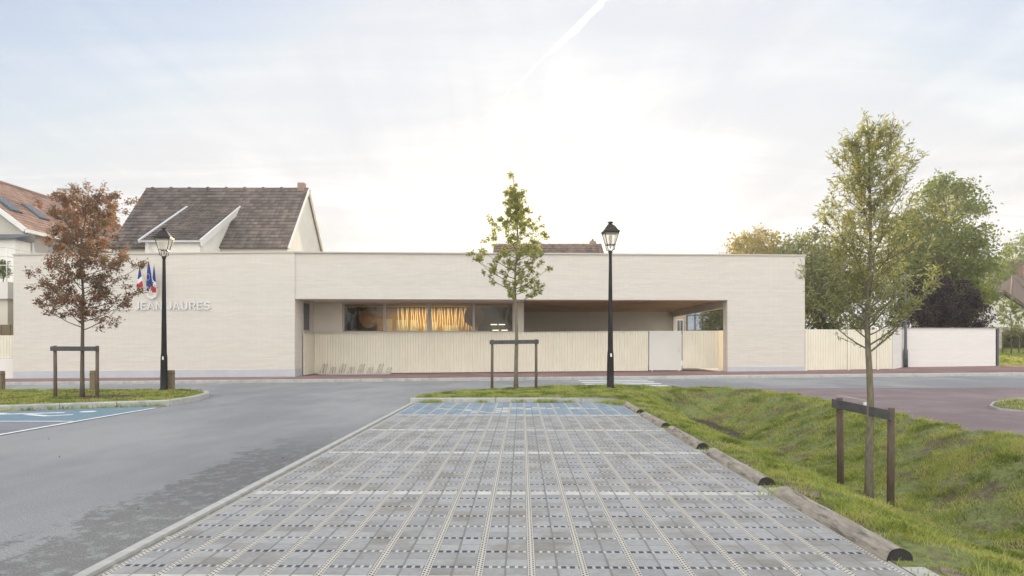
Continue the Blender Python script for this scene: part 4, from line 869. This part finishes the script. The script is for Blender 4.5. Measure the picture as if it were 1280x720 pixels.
# ------------------------------------------------------------------ street furniture
def make_lamp():
    t = thing('street_lamp', '', 'street lamp')
    mb = MB(); mb.lathe([(.155, 0), (.155, .04), (.110, .07), (.104, .55), (.097, 1.05), (.085, 1.15), (.081, 1.2), (.046, 4.05), (.045, 4.1), (.066, 4.12), (.066, 4.16), (.035, 4.19)], 20); mb.build('pole', 'lamp_metal', t)
    mb = MB(); mb.box((-.025, -.116, 1.02-.05), (.02, -.108, 1.02+.05)); mb.build('sticker', 'sticker', t)
    r45 = math.pi/4; q = math.sqrt(2)
    mb = MB()
    zb, zt, wb, wt = 4.36, 4.72, .118, .215
    for sx in (-1, 1):
        for sy in (-1, 1):
            mb.tube([(sx*wb, sy*wb, zb), (sx*wt, sy*wt, zt)], .013, 6)
            mb.tube([(sx*.03, sy*.03, 4.17), (sx*.10, sy*.10, 4.22), (sx*wb, sy*wb, zb)], .012, 6)
    for w, z in ((wb, zb), (wt, zt)):
        mb.lathe([(w*q+.012, -.015), (w*q+.018, 0), (w*q+.012, .02)], 4, (0, 0, z), rot=r45, smooth=False) if z == zt else [mb.box((-w-.012, s*w-.01, z-.012), (w+.012, s*w+.01, z+.012)) for s in (-1, 1)]+[mb.box((s*w-.01, -w-.012, z-.0118), (s*w+.01, w+.012, z+.0118)) for s in (-1, 1)]
    la = mb.build('lantern', 'lamp_metal', t)
    mb = MB(); mb.lathe([(.25*q, zt+.022), (.245*q, zt+.045), (.195*q, zt+.08), (.125*q, zt+.20), (.09*q, zt+.235)], 4, rot=r45, smooth=False); mb.lathe([(.11, zt+.236), (.085, zt+.26), (.055, zt+.27), (.06, zt+.30), (.095, zt+.315), (.085, zt+.335), (.03, zt+.35)], 14); mb.build('lamp_roof', 'lamp_metal', la)
    for k in range(4):
        mb = MB(); a = wb-.004; b = wt-.008
        mb.add([(-a, -a, zb+.01), (a, -a, zb+.01), (b, -b, zt-.01), (-b, -b, zt-.01)], [(0, 1, 2, 3)]); Mz = Matrix.Rotation(k*math.pi/2, 4, 'Z'); mb.v = [tuple(Mz @ Vector(p)) for p in mb.v]
        mb.build('glass_pane', 'lampglass', la)
    mb = MB(); mb.lathe([(.03, zb-.1), (.035, zb-.0), (.05, zb+.06), (.06, zb+.2), (.04, zb+.28), (.01, zb+.3)], 12); mb.build('bulb', 'sign_white', la)
    return t
lamp = make_lamp()
lx, ly = (205-640)/853*21.2, 21.2; lamp.location = (lx, ly, float(isl_z(lx, ly))-.02); lamp.rotation_euler.z = R(12)
lamp['label'] = 'black heritage lantern on the left lawn island in front of the school lettering'; lamp['group'] = 'heritage lanterns beside the road'
l2 = dup(lamp); lx, ly = (763-640)/853*20.7, 20.7; l2.location = (lx, ly, float(lawn_z(lx, ly))-.03); l2.rotation_euler.z = R(4)
l2['label'] = 'black heritage lantern on the middle lawn right of the slender young tree'
# slim grey lamp post by the white wall
lp_ = thing('street_lamp', 'slim blue grey lamp post standing against the white garden wall', 'street lamp', (20.65, 35.8, pz(20.65, 35.8)))
mb = MB(); mb.lathe([(.11, 0), (.11, .9), (.075, .98), (.07, 1.1), (.045, 4.5), (.04, 4.55)], 14); mb.build('pole', 'pole_grey', lp_)
mb = MB(); mb.lathe([(.05, 4.5), (.20, 4.58), (.24, 4.70), (.20, 4.82), (.06, 4.88)], 18); mb.build('lamp_head', 'pole_grey', lp_)
# timber bollards
bo = thing('timber_bollard', '', 'bollard'); mb = MB()
mb.bbox((-.085, -.085, -.1), (.085, .085, .62), .02); mb.build('post', 'bollard', bo)
mb = MB(); mb.lathe([(.012, .40), (.012, .41)], 8, (0, -.09, 0)); mb.box((-.088, -.088, .50), (.088, .088, .515)); mb.build('groove_band', 'plank', bo)
for i, (px, Yb, lb) in enumerate(((1, 21.5, 'square timber bollard at the left edge of the lawn island'), (117, 21.4, 'square timber bollard behind the staked russet tree'), (214, 21.45, 'square timber bollard right behind the left lantern pole'))):
    o = bo if i == 0 else dup(bo); x = (px-640)/853*Yb; o.location = (x, Yb, float(isl_z(x, Yb))); o['label'] = lb; o['group'] = 'timber bollards along the lawn island'
# bike rack
br_ = thing('bike_rack', 'low steel bicycle rack with eight wheel loops against the corrugated fence', 'bicycle rack', (-7.7, 33.6, pz(-7.7, 33.6)))
mb = MB(); mb.box((-1.75, -.32, .0), (1.72, -.26, .05)); mb.box((-1.75, .1, .0), (1.72, .16, .05)); mb.build('base_rail', 'steel', br_)
for i in range(8):
    x = -1.6+i*.46; h = .46 if i % 2 == 0 else .30; mb = MB()
    for dx in (-.07, .07):
        y0, y1 = -.28, .13; mb.tube([(x+dx, y0, .05)]+[(x+dx+.35*h*math.sin(math.pi*k/8), (y0+y1)/2-(y1-y0)/2*math.cos(math.pi*k/8), .05+h*math.sin(math.pi*k/8)**.6) for k in range(1, 8)]+[(x+dx, y1, .05)], .011, 6)
    mb.build('wheel_loop', 'pole_steel', br_)
# wheel stop logs
def make_log(L):
    t = thing('wheel_stop_log', '', 'log'); mb = MB(); n = 14; rows = 22; rr = .09
    o = 0; vs = []
    for j in range(rows+1):
        y = -L/2+L*j/rows
        for k in range(n+1):
            a = math.pi*k/n; rad = rr*(1+.02*math.sin(j*1.3+k*.8)+.015*math.sin(j*.5-k*1.7))
            vs.append((rad*math.cos(a), y, .092*(rad/rr)*math.sin(a)+.012))
    fs = [(j*(n+1)+k, j*(n+1)+k+1, (j+1)*(n+1)+k+1, (j+1)*(n+1)+k) for j in range(rows) for k in range(n)]
    mb.add(vs, fs, 0, True); mb.add([(rr, -L/2, .0), (-rr, -L/2, 0), (-rr, L/2, 0), (rr, L/2, 0)], [(0, 1, 2, 3)])
    body = mb.build('log_body', 'log', t)
    for s in (-1, 1):
        mb = MB(); mb.add([((rr-.004)*math.cos(math.pi*k/n), s*(L/2+.002), .090*math.sin(math.pi*k/n)+.012) for k in range(n+1)], [list(range(n+1)) if s < 0 else list(range(n+1))[::-1]]); mb.build('end_face', 'logend', t)
    return t
LG = make_log(2.02)
spans = [(4.55, 'half-round log wheel stop nearest the camera along the right edge of the bay'), (7.02, 'half-round log wheel stop, second from the camera along the bay'), (9.5, 'half-round log wheel stop in the middle of the row of five'), (11.98, 'half-round log wheel stop, second from the far end of the row'), (14.5, 'half-round log wheel stop at the far end beside the blue pavers')]
for i, (y0, lb) in enumerate(spans):
    o = LG if i == 0 else dup(LG); y = y0+1.03; x = bx(2.672, y); o.location = (x, y, .0); o.rotation_euler.z = -YAW+random.uniform(-.006, .006); o['label'] = lb; o['group'] = 'log wheel stops along the bay'
mb = MB()
for y0 in (4.3, 6.78, 9.26, 11.75, 14.26, 1.8): mb.bbox((bx(2.61, y0)-.0, y0-.16, -.05), (bx(2.76, y0), y0+.14, .022), .006)
tag(mb.build('concrete_slab', 'paleconcrete'), kind='structure')
# tree stakes
def stake_frame(label, p, q, hp, hq, zf, mp_='post', mbeam='plank', over=.08, tie=None):
    cx, cy = (p[0]+q[0])/2, (p[1]+q[1])/2; zc = float(zf(cx, cy)); t = thing('tree_stake_frame', label, 'tree stakes', (cx, cy, zc), 0, 'stake frames round the young trees')
    tops = []
    for (x, y), h in ((p, hp), (q, hq)):
        mb = MB(); zb = float(zf(x, y)); lean = random.uniform(-.02, .02)
        mb.tube([(x, y, zb-.2), (x+lean*.4, y, zb+h*.5), (x+lean, y, zb+h)], [.045, .044, .042], 10); mb.build('post', mp_, t, True); tops.append(Vector((x+lean, y, zb+h-.09)))
    d = (tops[1]-tops[0]); u = d.normalized(); nn = u.cross(Vector((0, 0, 1))).normalized(); a = tops[0]-u*over; L_ = d.length+2*over
    Mx = Matrix((( u.x, nn.x, 0, a.x), (u.y, nn.y, 0, a.y), (u.z, nn.z, 1, a.z), (0, 0, 0, 1)))
    mb = MB(); mb.bbox((0, .044, -.05), (L_, .075, .07), .006, 0, Mx); mb.build('crossbar', mbeam, t, True)
    if tie:
        c = a+u*(L_*tie); mb = MB(); mb.box((-.012, .04, -.07), (.012, .085, .09), 0, Matrix.Translation(c) @ Matrix.Rotation(math.atan2(u.y, u.x), 4, 'Z')); mb.build('tie', 'sticker', t, True)
    return t
YT = 17.9; stake_frame('weathered stake frame round the russet tree on the left island', ((70-640)/853*YT, YT-.02), ((123-640)/853*YT, YT-.05), 1.36, 1.36, isl_z)
YM = 20.7; stake_frame('weathered stake frame round the slender tree on the middle lawn', ((615-640)/853*YM, YM), ((670-640)/853*YM, YM-.05), 1.50, 1.50, lawn_z)
stake_frame('dark brown stake frame round the willow in the grassy ditch', (bx(4.63, 9.6), 9.6), (bx(4.80, 8.62), 8.62), 1.36, 1.37, lawn_z, 'darkpost', 'plank', .07, .45)

# ------------------------------------------------------------------ vegetation
def rand_unit(n):
    v = rng.normal(size=(n, 3)); return v/np.linalg.norm(v, axis=1, keepdims=True)
def leaves(name, P, Dv, ln, wd, m, parent, fold=.25, jit=.3):
    n = len(P); P = np.asarray(P); Dv = np.asarray(Dv); Dv = Dv/np.linalg.norm(Dv, axis=1, keepdims=True)
    s = np.cross(Dv, rand_unit(n)); s /= np.linalg.norm(s, axis=1, keepdims=True)+1e-9; nn = np.cross(Dv, s)
    sc = rng.uniform(1-jit, 1+jit, (n, 1)); l = ln*sc; w = wd*sc
    droop = np.array([0, 0, -1.])*l*.12
    a = P; b = P+Dv*l*.45+s*w*.5+nn*w*fold; c = P+Dv*l+droop; d = P+Dv*l*.45-s*w*.5+nn*w*fold
    V = np.stack([a, b, c, d], 1).reshape(-1, 3); i = np.arange(n)*4
    F = np.concatenate([np.stack([i, i+1, i+2], -1), np.stack([i, i+2, i+3], -1)], 0)
    return tri_mesh(name, V, F, m, parent)
def interp(prof, z): return float(np.interp(z, [p[0] for p in prof], [p[1] for p in prof]))
def young_tree(name, label, base, H, clear, r0, prof, nbr, nleaf, lf, lm, bm_, rise=.8, wob=.03, twl=.28, lead=1., asym=None, upright=.5, ntw=6, cluster=0, seed=1):
    global rng; random.seed(seed); rng = np.random.default_rng(seed)
    t = thing(name, label, 'tree', base)
    N = 14; tp = [Vector((wob*math.sin(i*.9+seed)*i/N*2, wob*math.cos(i*1.3+seed)*i/N*2, H*i/N)) for i in range(N+1)]
    tr_ = [r0*(1-.93*(i/N)**.9)+.004 for i in range(N+1)]; tr_[0] *= 1.25
    def trunk(z): f = min(max(z/H, 0), .999)*N; i = int(f); return tp[i].lerp(tp[i+1], f-i)
    mb = MB(); tp[0].z = -.12; mb.tube(tp, tr_, 10)
    tw = []
    for i in range(nbr):
        f = (i+.5)/nbr; z0 = clear+(H*.93-clear)*f**.95; az = i*2.399+random.uniform(-.5, .5)
        L = 0
        zr_ = z0
        for _ in range(3): L = interp(prof, zr_); zr_ = min(z0+L*rise, H*1.0)
        L *= random.uniform(.55, 1.12)
        if asym: L *= 1+asym[0]*math.cos(az)+asym[1]*math.sin(az)
        if L < .04: continue
        s = trunk(z0); e = s+Vector((L*math.cos(az), L*math.sin(az), L*rise*random.uniform(.7, 1.25)))
        c1 = s.lerp(e, .5)+Vector((math.cos(az)*L*.12, math.sin(az)*L*.12, -L*rise*.12)); pts = []
        for k in range(7): q = k/6; pts.append(s*(1-q)**2+c1*2*q*(1-q)+e*q*q+Vector((random.uniform(-1, 1), random.uniform(-1, 1), random.uniform(-1, 1)))*.012*q)
        rb = max(.004, r0*.34*(1-.7*z0/H)*min(1, L/.8+.25)); mb.tube(pts, [rb*(1-.85*k/6) for k in range(7)], 6, cap=False)
        for _ in range(ntw):
            q = random.uniform(.06, 1); k = min(5, int(q*6)); p = pts[k].lerp(pts[k+1], q*6-k); d = (pts[k+1]-pts[k]).normalized()
            d2 = (d*.6+Vector((random.gauss(0, 1), random.gauss(0, 1), random.gauss(0, .8)))*.55+Vector((0, 0, upright))).normalized(); l2 = twl*random.uniform(.5, 1.3)*min(1.1, .45+L)
            e2 = p+d2*l2; m_ = p.lerp(e2, .5)+Vector((random.uniform(-1, 1), random.uniform(-1, 1), 0))*l2*.08; mb.tube([p, m_, e2], [.0045, .003, .0015], 4, cap=False); tw.append((p, m_, e2, d2))
        e2 = pts[-1]+(pts[-1]-pts[-2]).normalized()*twl*.5; tw.append((pts[-2], pts[-1], e2, (pts[-1]-pts[-2]).normalized()))
    for k in range(int(5*lead)): 
        z = H*(.86+.13*random.random()); p = trunk(z); d2 = Vector((random.gauss(0, .3), random.gauss(0, .3), 1)).normalized(); e2 = p+d2*twl*random.uniform(.5, 1.); tw.append((p, p.lerp(e2, .5), e2, d2)); mb.tube([p, e2], [.004, .0015], 4, cap=False)
    mb.build('trunk', bm_, t)
    A = np.array([[list(a), list(m_), list(e)] for a, m_, e, _ in tw]); Dd = np.array([list(d) for *_, d in tw])
    idx = rng.integers(0, len(tw), nleaf); q = rng.random(nleaf)**.75; q = q[:, None]
    P = A[idx, 0]*(1-q)**2+A[idx, 1]*2*q*(1-q)+A[idx, 2]*q*q+rng.normal(size=(nleaf, 3))*.012
    if cluster: P = A[idx, 2]*.5+P*.5+rng.normal(size=(nleaf, 3))*cluster
    ld = Dd[idx]*.7+rand_unit(nleaf)*.9
    leaves('crown', P, ld, lf[0], lf[1], lm, t)
    return t
b = ((103-640)/853*17.9, 17.9); young_tree('ash_tree', 'young tree with russet brown leaves on the left lawn island', (*b, float(isl_z(*b))), 5.5, 1.72, .055,
    [(1.6, .45), (2.0, 1.0), (2.5, 1.45), (3.1, 1.5), (3.6, 1.2), (4.2, .95), (4.9, .9), (5.2, .6), (5.5, .25)], 52, 18000, (.080, .030), 'leaf_ash', 'bark', rise=.55, twl=.34, upright=.35, ntw=6, cluster=.045, seed=3, asym=(.05, 0))
b = ((645-640)/853*20.7, 20.7); young_tree('slender_tree', 'slender young tree with olive leaves and a thin bare leader on the middle lawn', (*b, float(lawn_z(*b))), 6.35, 2.55, .065,
    [(2.7, .5), (3.1, .95), (3.6, 1.25), (4.1, 1.2), (4.65, 1.05), (5.0, .5), (5.4, .38), (5.8, .25), (6.3, .12)], 44, 9000, (.072, .048), 'leaf_mid', 'bark_grey', rise=.5, twl=.30, upright=.3, ntw=6, cluster=.03, seed=5, wob=.035)
b = (bx(4.70, 8.95), 8.95); young_tree('willow_tree', 'young willow with narrow grey green leaves rising from the grassy ditch', (*b, float(lawn_z(*b))), 5.08, 2.0, .054,
    [(1.9, .35), (2.3, .62), (2.7, .80), (3.4, .82), (3.8, .72), (4.2, .55), (4.6, .32), (4.95, .12)], 66, 12500, (.075, .0150), 'leaf_willow', 'bark_grey', rise=.95, twl=.32, upright=.8, ntw=9, seed=11, wob=.02, asym=(.12, 0), lead=2)
# willow low shoots
def big_tree(name, label, base, H, trunk_h, blobs, nclump, per, lsize, lm, seed, group=None, r0=.22, fill=.7, bark='bark'):
    """blobs: list of (cx,cy,cz,rx,ry,rz) relative to base"""
    global rng; random.seed(seed); rng = np.random.default_rng(seed)
    t = thing(name, label, 'tree', base, 0, group); mb = MB()
    mb.tube([(0, 0, -.3), (.05, 0, trunk_h*.6), (0, .05, trunk_h), (0, 0, H*.62)], [r0*1.25, r0, r0*.8, r0*.25], 10)
    vol = np.array([b[3]*b[4]*b[5] for b in blobs]); pr = vol/vol.sum(); C = []
    for _ in range(nclump):
        b = blobs[rng.choice(len(blobs), p=pr)]; d = rand_unit(1)[0]; rr = rng.random()**(1/3.) if rng.random() > fill else .82+.18*rng.random()
        C.append(np.array(b[:3])+d*rr*np.array(b[3:]))
    C = np.array(C)
    for c in C[::max(1, nclump//28)]:
        s = Vector((0, 0, min(max(trunk_h*.8, c[2]-1.8*(H*.15)), H*.6))); e = Vector(c); m_ = s.lerp(e, .5)+Vector((0, 0, -.1)); mb.tube([s, m_, e], [r0*.3, r0*.18, .012], 5, cap=False)
    mb.build('trunk', bark, t)
    rad = rng.uniform(.6, 1.35, nclump)*lsize*3.0
    n = nclump*per; ci = np.repeat(np.arange(nclump), per)
    P = C[ci]+rng.normal(size=(n, 3))*rad[ci][:, None]*np.array([.62, .62, .46])
    P = P[P[:, 2] > .2]
    leaves('crown', P, rand_unit(len(P))+np.array([0, 0, -.25]), lsize, lsize*.62, lm, t, jit=.4)
    return t
def at(px, Y, z=0): return ((px-640)/853*Y, Y, z)
big_tree('yellowing_tree', 'round yellowing tree rising above the right end of the school parapet', (*at(948, 62)[:2], 0), 12, 4.5, [(0, 0, 9.2, 3.0, 3, 2.6), (1.4, 0, 8, 2, 2, 2)], 130, 75, .24, 'leaf_yellow', 21)
big_tree('dark_tree', 'tall dark tree filling the gap right of the school behind the gate', (*at(1030, 44)[:2], .2), 9, 2.2, [(0, 0, 6.0, 2.4, 2, 2.8), (-1.1, 0, 4, 1.6, 1.6, 2.2), (1.5, .3, 3.8, 2, 2, 2.6), (0, 0, 2.6, 2.6, 1.6, 1.8)], 190, 85, .17, 'leaf_dark', 22)
big_tree('broadleaf_tree', 'large bright green broadleaf tree behind the willow and the purple tree', (*at(1180, 47)[:2], .5), 13, 3, [(0, 0, 8.2, 2.6, 2.6, 4.4), (-1.5, 0, 6.5, 2.2, 2, 3.5), (1.2, 0, 5.6, 2.0, 2.2, 3.2), (.3, 0, 11.0, 1.2, 1.2, 1.8), (-2.8, 0, 5.2, 1.8, 1.8, 2.6)], 340, 90, .20, 'leaf_green', 23, r0=.3)
big_tree('purple_tree', 'dark purple plum tree overhanging the white garden wall', (*at(1172, 38.6)[:2], .4), 5.6, 1.6, [(0, 0, 3.5, 2.1, 1.8, 1.8), (1.0, -.6, 2.8, 1.6, 1.6, 1.0), (-1.3, -.3, 2.9, 1.5, 1.5, 1.1)], 210, 95, .10, 'leaf_purple', 24, r0=.14)
big_tree('courtyard_tree', 'green tree seen through the open side of the recess', (*at(914, 52)[:2], .1), 6, 1.2, [(0, 0, 3.4, 2.2, 1.6, 2.4), (-1.0, 0, 2.8, 1.2, 1.2, 1.8)], 120, 80, .16, 'leaf_dark', 25)
for i, (px, Y_, h, w, lm, lb) in enumerate(((1226, 92, 12.2, 6.5, 'leaf_green', 'distant green tree left of the stone house roof'), (1256, 98, 14, 7, 'leaf_dark', 'distant dark tree rising behind the stone house chimney'), (1296, 90, 16, 7, 'leaf_green', 'distant tall green tree at the far right edge'), (1196, 100, 11.5, 7, 'leaf_dark', 'distant dark tree showing behind the bright green broadleaf tree'), (1345, 96, 16, 7, 'leaf_green', 'distant green tree beyond the stone house gable end'))):
    big_tree('distant_tree', lb, (*at(px, Y_)[:2], 1.2), h, 2, [(0, 0, h*.52, w*.75, w*.6, h*.42), (w*.4, 0, h*.4, w*.5, w*.5, h*.36), (-w*.4, 0, h*.38, w*.5, w*.5, h*.34)], 150, 70, .36, lm, 30+i, 'distant trees behind the stone house', r0=.3)
big_tree('dark_tree', 'dark leafy tree above the roofline beside the school wall end', (*at(1002, 58)[:2], .2), 10, 2.5, [(0, 0, 8.0, 2.0, 2, 2.8), (1.6, 0, 7.0, 2.0, 2, 2.8)], 130, 80, .21, 'leaf_green', 41)
big_tree('hill_tree', 'far green tree behind the ridge of the orange roofed house', (*at(40, 90)[:2], 0), 20.5, 6, [(0, 0, 15, 6, 4, 5), (5, 0, 13, 5, 4, 4.5)], 120, 70, .38, 'leaf_yellow', 42)
big_tree('terrace_shrub', 'small green shrub growing on the white terrace at the left edge', (-25.95, 34.75, 4.66), 1.3, .3, [(0, 0, .65, .4, .3, .45)], 30, 60, .06, 'leaf_green', 43, r0=.025)
for i, px in enumerate((1254, 1272, 1292)):
    big_tree('dark_shrub', ('dark shrub at the foot of the stone house, left of the staked sapling', 'dark shrub at the foot of the stone house, behind the staked sapling', 'dark shrub at the foot of the stone house, at the right edge')[i], (*at(px, 57)[:2], float(g(at(px, 57)[0], 57))), 1.9, .3, [(0, 0, .85, 1.0, .7, .85)], 60, 60, .1, 'leaf_dark', 50+i, 'dark shrubs along the stone house', r0=.05)
# sapling on the far lawn
sx, sy = at(1264, 49)[:2]; sz = float(g(sx, sy))+.06
young_tree('sapling', 'thin staked sapling with drooping branches on the far right lawn', (sx, sy, sz), 3.9, 1.5, .05, [(1.5, .7), (2.2, 1.25), (3.0, 1.0), (3.6, .5), (3.9, .2)], 26, 2600, (.13, .05), 'leaf_green', 'bark', rise=.35, twl=.4, upright=-.3, ntw=5, seed=8)
stake_frame('small pale stake frame round the sapling on the far right lawn', (sx-.62, sy), (sx+.55, sy), 1.6, 1.6, lambda x, y: g(x, y)+.06, 'post', 'bollard')

# grass
def inpoly(poly, x, y):
    r_ = np.zeros(len(x), bool); n = len(poly)
    for i in range(n):
        x0, y0 = poly[i]; x1, y1 = poly[(i+1) % n]
        c = ((y0 > y) != (y1 > y)) & (x < (x1-x0)*(y-y0)/((y1-y0) if y1 != y0 else 1e-9)+x0); r_ ^= c
    return r_
def blades(name, x, y, z, h, w, mname='grass'):
    n = len(x); az = rng.uniform(0, 2*np.pi, n); ln = rng.uniform(.4, 1.7, n)*h; tw_ = rng.uniform(0, 2*np.pi, n)
    ux, uy = np.cos(az), np.sin(az); wx_, wy_ = np.cos(tw_)*w/2, np.sin(tw_)*w/2
    b0 = np.stack([x-wx_, y-wy_, z-.01], -1); b1 = np.stack([x+wx_, y+wy_, z-.01], -1)
    m0 = np.stack([x-wx_*.8+ux*ln*.3, y-wy_*.8+uy*ln*.3, z+h*.6], -1); m1 = np.stack([x+wx_*.8+ux*ln*.3, y+wy_*.8+uy*ln*.3, z+h*.6], -1)
    tp = np.stack([x+ux*ln*.9, y+uy*ln*.9, z+h], -1)
    V = np.stack([b0, b1, m0, m1, tp], 1).reshape(-1, 3); i = np.arange(n)*5
    F = np.concatenate([np.stack([i, i+1, i+3], -1), np.stack([i, i+3, i+2], -1), np.stack([i+2, i+3, i+4], -1)])
    o = tri_mesh(name, V, F, mname); o['kind'] = 'stuff'; return o
def scatter(name, poly, box, dens, zf, hmin, hmax, w, bare=None, seed=1):
    global rng; rng = np.random.default_rng(seed)
    x0, x1, y0, y1 = box; n = int((x1-x0)*(y1-y0)*dens); x = rng.uniform(x0, x1, n); y = rng.uniform(y0, y1, n)
    k = inpoly(poly, x, y); x, y = x[k], y[k]
    c = noise2(x, y, 1.6)*.5+noise2(x+9, y-4, 4.3)*.5
    keep = rng.random(len(x)) < np.clip(.64+1.15*c, .13, 1)*np.where((bx(0*x, y)+2.95 > x) & (y < 17) & (x > 2), .45, 1)
    if bare is not None: keep &= ~bare(x, y)
    x, y, c = x[keep], y[keep], c[keep]
    h = rng.uniform(hmin, hmax, len(x))*np.clip(1+.8*c, .4, 2.2)
    return blades(name, x, y, zf(x, y), h, w)
def tufts(name, poly, box, n, zf, h, r_, w, seed):
    global rng; rng = np.random.default_rng(seed); cx = rng.uniform(box[0], box[1], n); cy = rng.uniform(box[2], box[3], n); k = inpoly(poly, cx, cy)
    c = noise2(cx, cy, 1.1); k &= rng.random(n) < np.clip(.5+.8*c, .05, 1); cx, cy = cx[k], cy[k]; m = 34; i = np.repeat(np.arange(len(cx)), m)
    rr = np.repeat(rng.uniform(.5, 1.4, len(cx)), m); x = cx[i]+rng.normal(size=len(i))*r_*rr; y = cy[i]+rng.normal(size=len(i))*r_*rr
    return blades(name, x, y, zf(x, y), rng.uniform(.4, 1.1, len(x))*h*rr, w)
def bare1(x, y): return (((x-bx(5.1, 17.6))/.65)**2+((y-17.8)/1.1)**2 < 1) & (rng.random(len(x)) < .75)
GP = lawn_poly
scatter('grass', GP, (2.4, 8.6, 2.5, 7.5), 5200, lawn_z, .018, .05, .0065, seed=2)
scatter('grass', GP, (2.4, 8.6, 7.5, 13), 3600, lawn_z, .02, .055, .0085, seed=3)
scatter('grass', GP, (-3, 8.6, 13, 22.6), 1700, lawn_z, .02, .06, .012, bare1, seed=4)
scatter('grass', GP, (2.4, 8.6, -6, 2.5), 500, lawn_z, .03, .08, .009, seed=5)
scatter('grass', isl_poly, (-22, -8, 9, 22.4), 1000, isl_z, .02, .055, .012, lambda x, y: (((x+11.0)/1.1)**2+((y-17.9)/.55)**2 < 1) & (rng.random(len(x)) < .85), seed=6)
scatter('grass', patch_poly, (10.8, 30, 0, 19), 220, lambda x, y: g(x, y)+.05, .03, .08, .016, seed=7)
scatter('grass', far_lawn, (24.6, 50, 36.6, 62), 120, lambda x, y: g(x, y)+.06, .05, .14, .03, seed=8)
tufts('grass', GP, (2.9, 8.4, 3, 9), 420, lawn_z, .075, .055, .0065, 11)
tufts('grass', GP, (2.9, 8.4, 9, 22), 700, lawn_z, .085, .06, .010, 12)
tufts('grass', isl_poly, (-20, -8.4, 13, 22), 260, isl_z, .09, .06, .011, 13)
# weeds along the kerb foot and between pavers
wx1 = []; wy1 = []
for cx, cy, r_, n in [(bx(-2.1, 17.3), 17.3, .16, 260), (bx(.75, 17.3), 17.3, .15, 240), (bx(2.3, 17.2), 17.2, .16, 160), (bx(-.9, 17.3), 17.33, .12, 60), (bx(.1, 17.3), 17.33, .1, 50), (bx(1.3, 17.3), 17.3, .1, 60), (bx(2.62, 16.6), 16.6, .14, 200), (bx(2.55, 16.9), 16.9, .2, 200), (bx(2.5, 6.6), 6.6, .05, 14)]+[(-11.2+i*.33, 15.25+i*.176-.12, .13, 45) for i in range(9)]:
    wx1.append(cx+rng.normal(size=n)*r_); wy1.append(cy+rng.normal(size=n)*.035)
x, y = np.concatenate(wx1), np.concatenate(wy1); blades('weeds', x, y, g(x, y), rng.uniform(.04, .14, len(x)), .012)
# fallen leaves
def fallen(name, poly, box, n, zf, m, sz, seed):
    global rng; rng = np.random.default_rng(seed); x = rng.uniform(box[0], box[1], n); y = rng.uniform(box[2], box[3], n); k = inpoly(poly, x, y); x, y = x[k], y[k]
    d = rand_unit(len(x)); d[:, 2] *= .25; o = leaves(name, np.stack([x, y, zf(x, y)], -1), d, sz, sz*.5, m, None); o['kind'] = 'stuff'
fallen('fallen_leaves', GP, (2.6, 8.4, 3, 21), 900, lambda x, y: lawn_z(x, y)+.05, 'leaf_yellow', .05, 61)
fallen('fallen_leaves', isl_poly, (-13.5, -8.5, 15, 21), 500, lambda x, y: isl_z(x, y)+.05, 'leaf_ash', .06, 62)
fallen('fallen_leaves', [(-8, 3), (2.6, 3), (2.6, 17), (-8, 17)], (-8, 2.6, 3, 17), 45, lambda x, y: g(x, y)+.018, 'leaf_ash', .03, 63)

# ------------------------------------------------------------------ morning haze
mb = MB(); mb.box((-130, -60, -2), (130, 135, 26)); hz = mb.build('haze', 'paper'); hz['kind'] = 'stuff'
hm = bpy.data.materials.new('haze_air'); hm.use_nodes = True; hm.node_tree.nodes.remove(hm.node_tree.nodes['Principled BSDF'])
pvn = nd(hm.node_tree, 'ShaderNodeVolumePrincipled', i_Density=.0009, i_Anisotropy=.4); pvn.inputs['Color'].default_value = (.95, .95, .95, 1)
hm.node_tree.links.new(pvn.outputs[0], hm.node_tree.nodes['Material Output'].inputs['Volume']); hz.data.materials.clear(); hz.data.materials.append(hm)
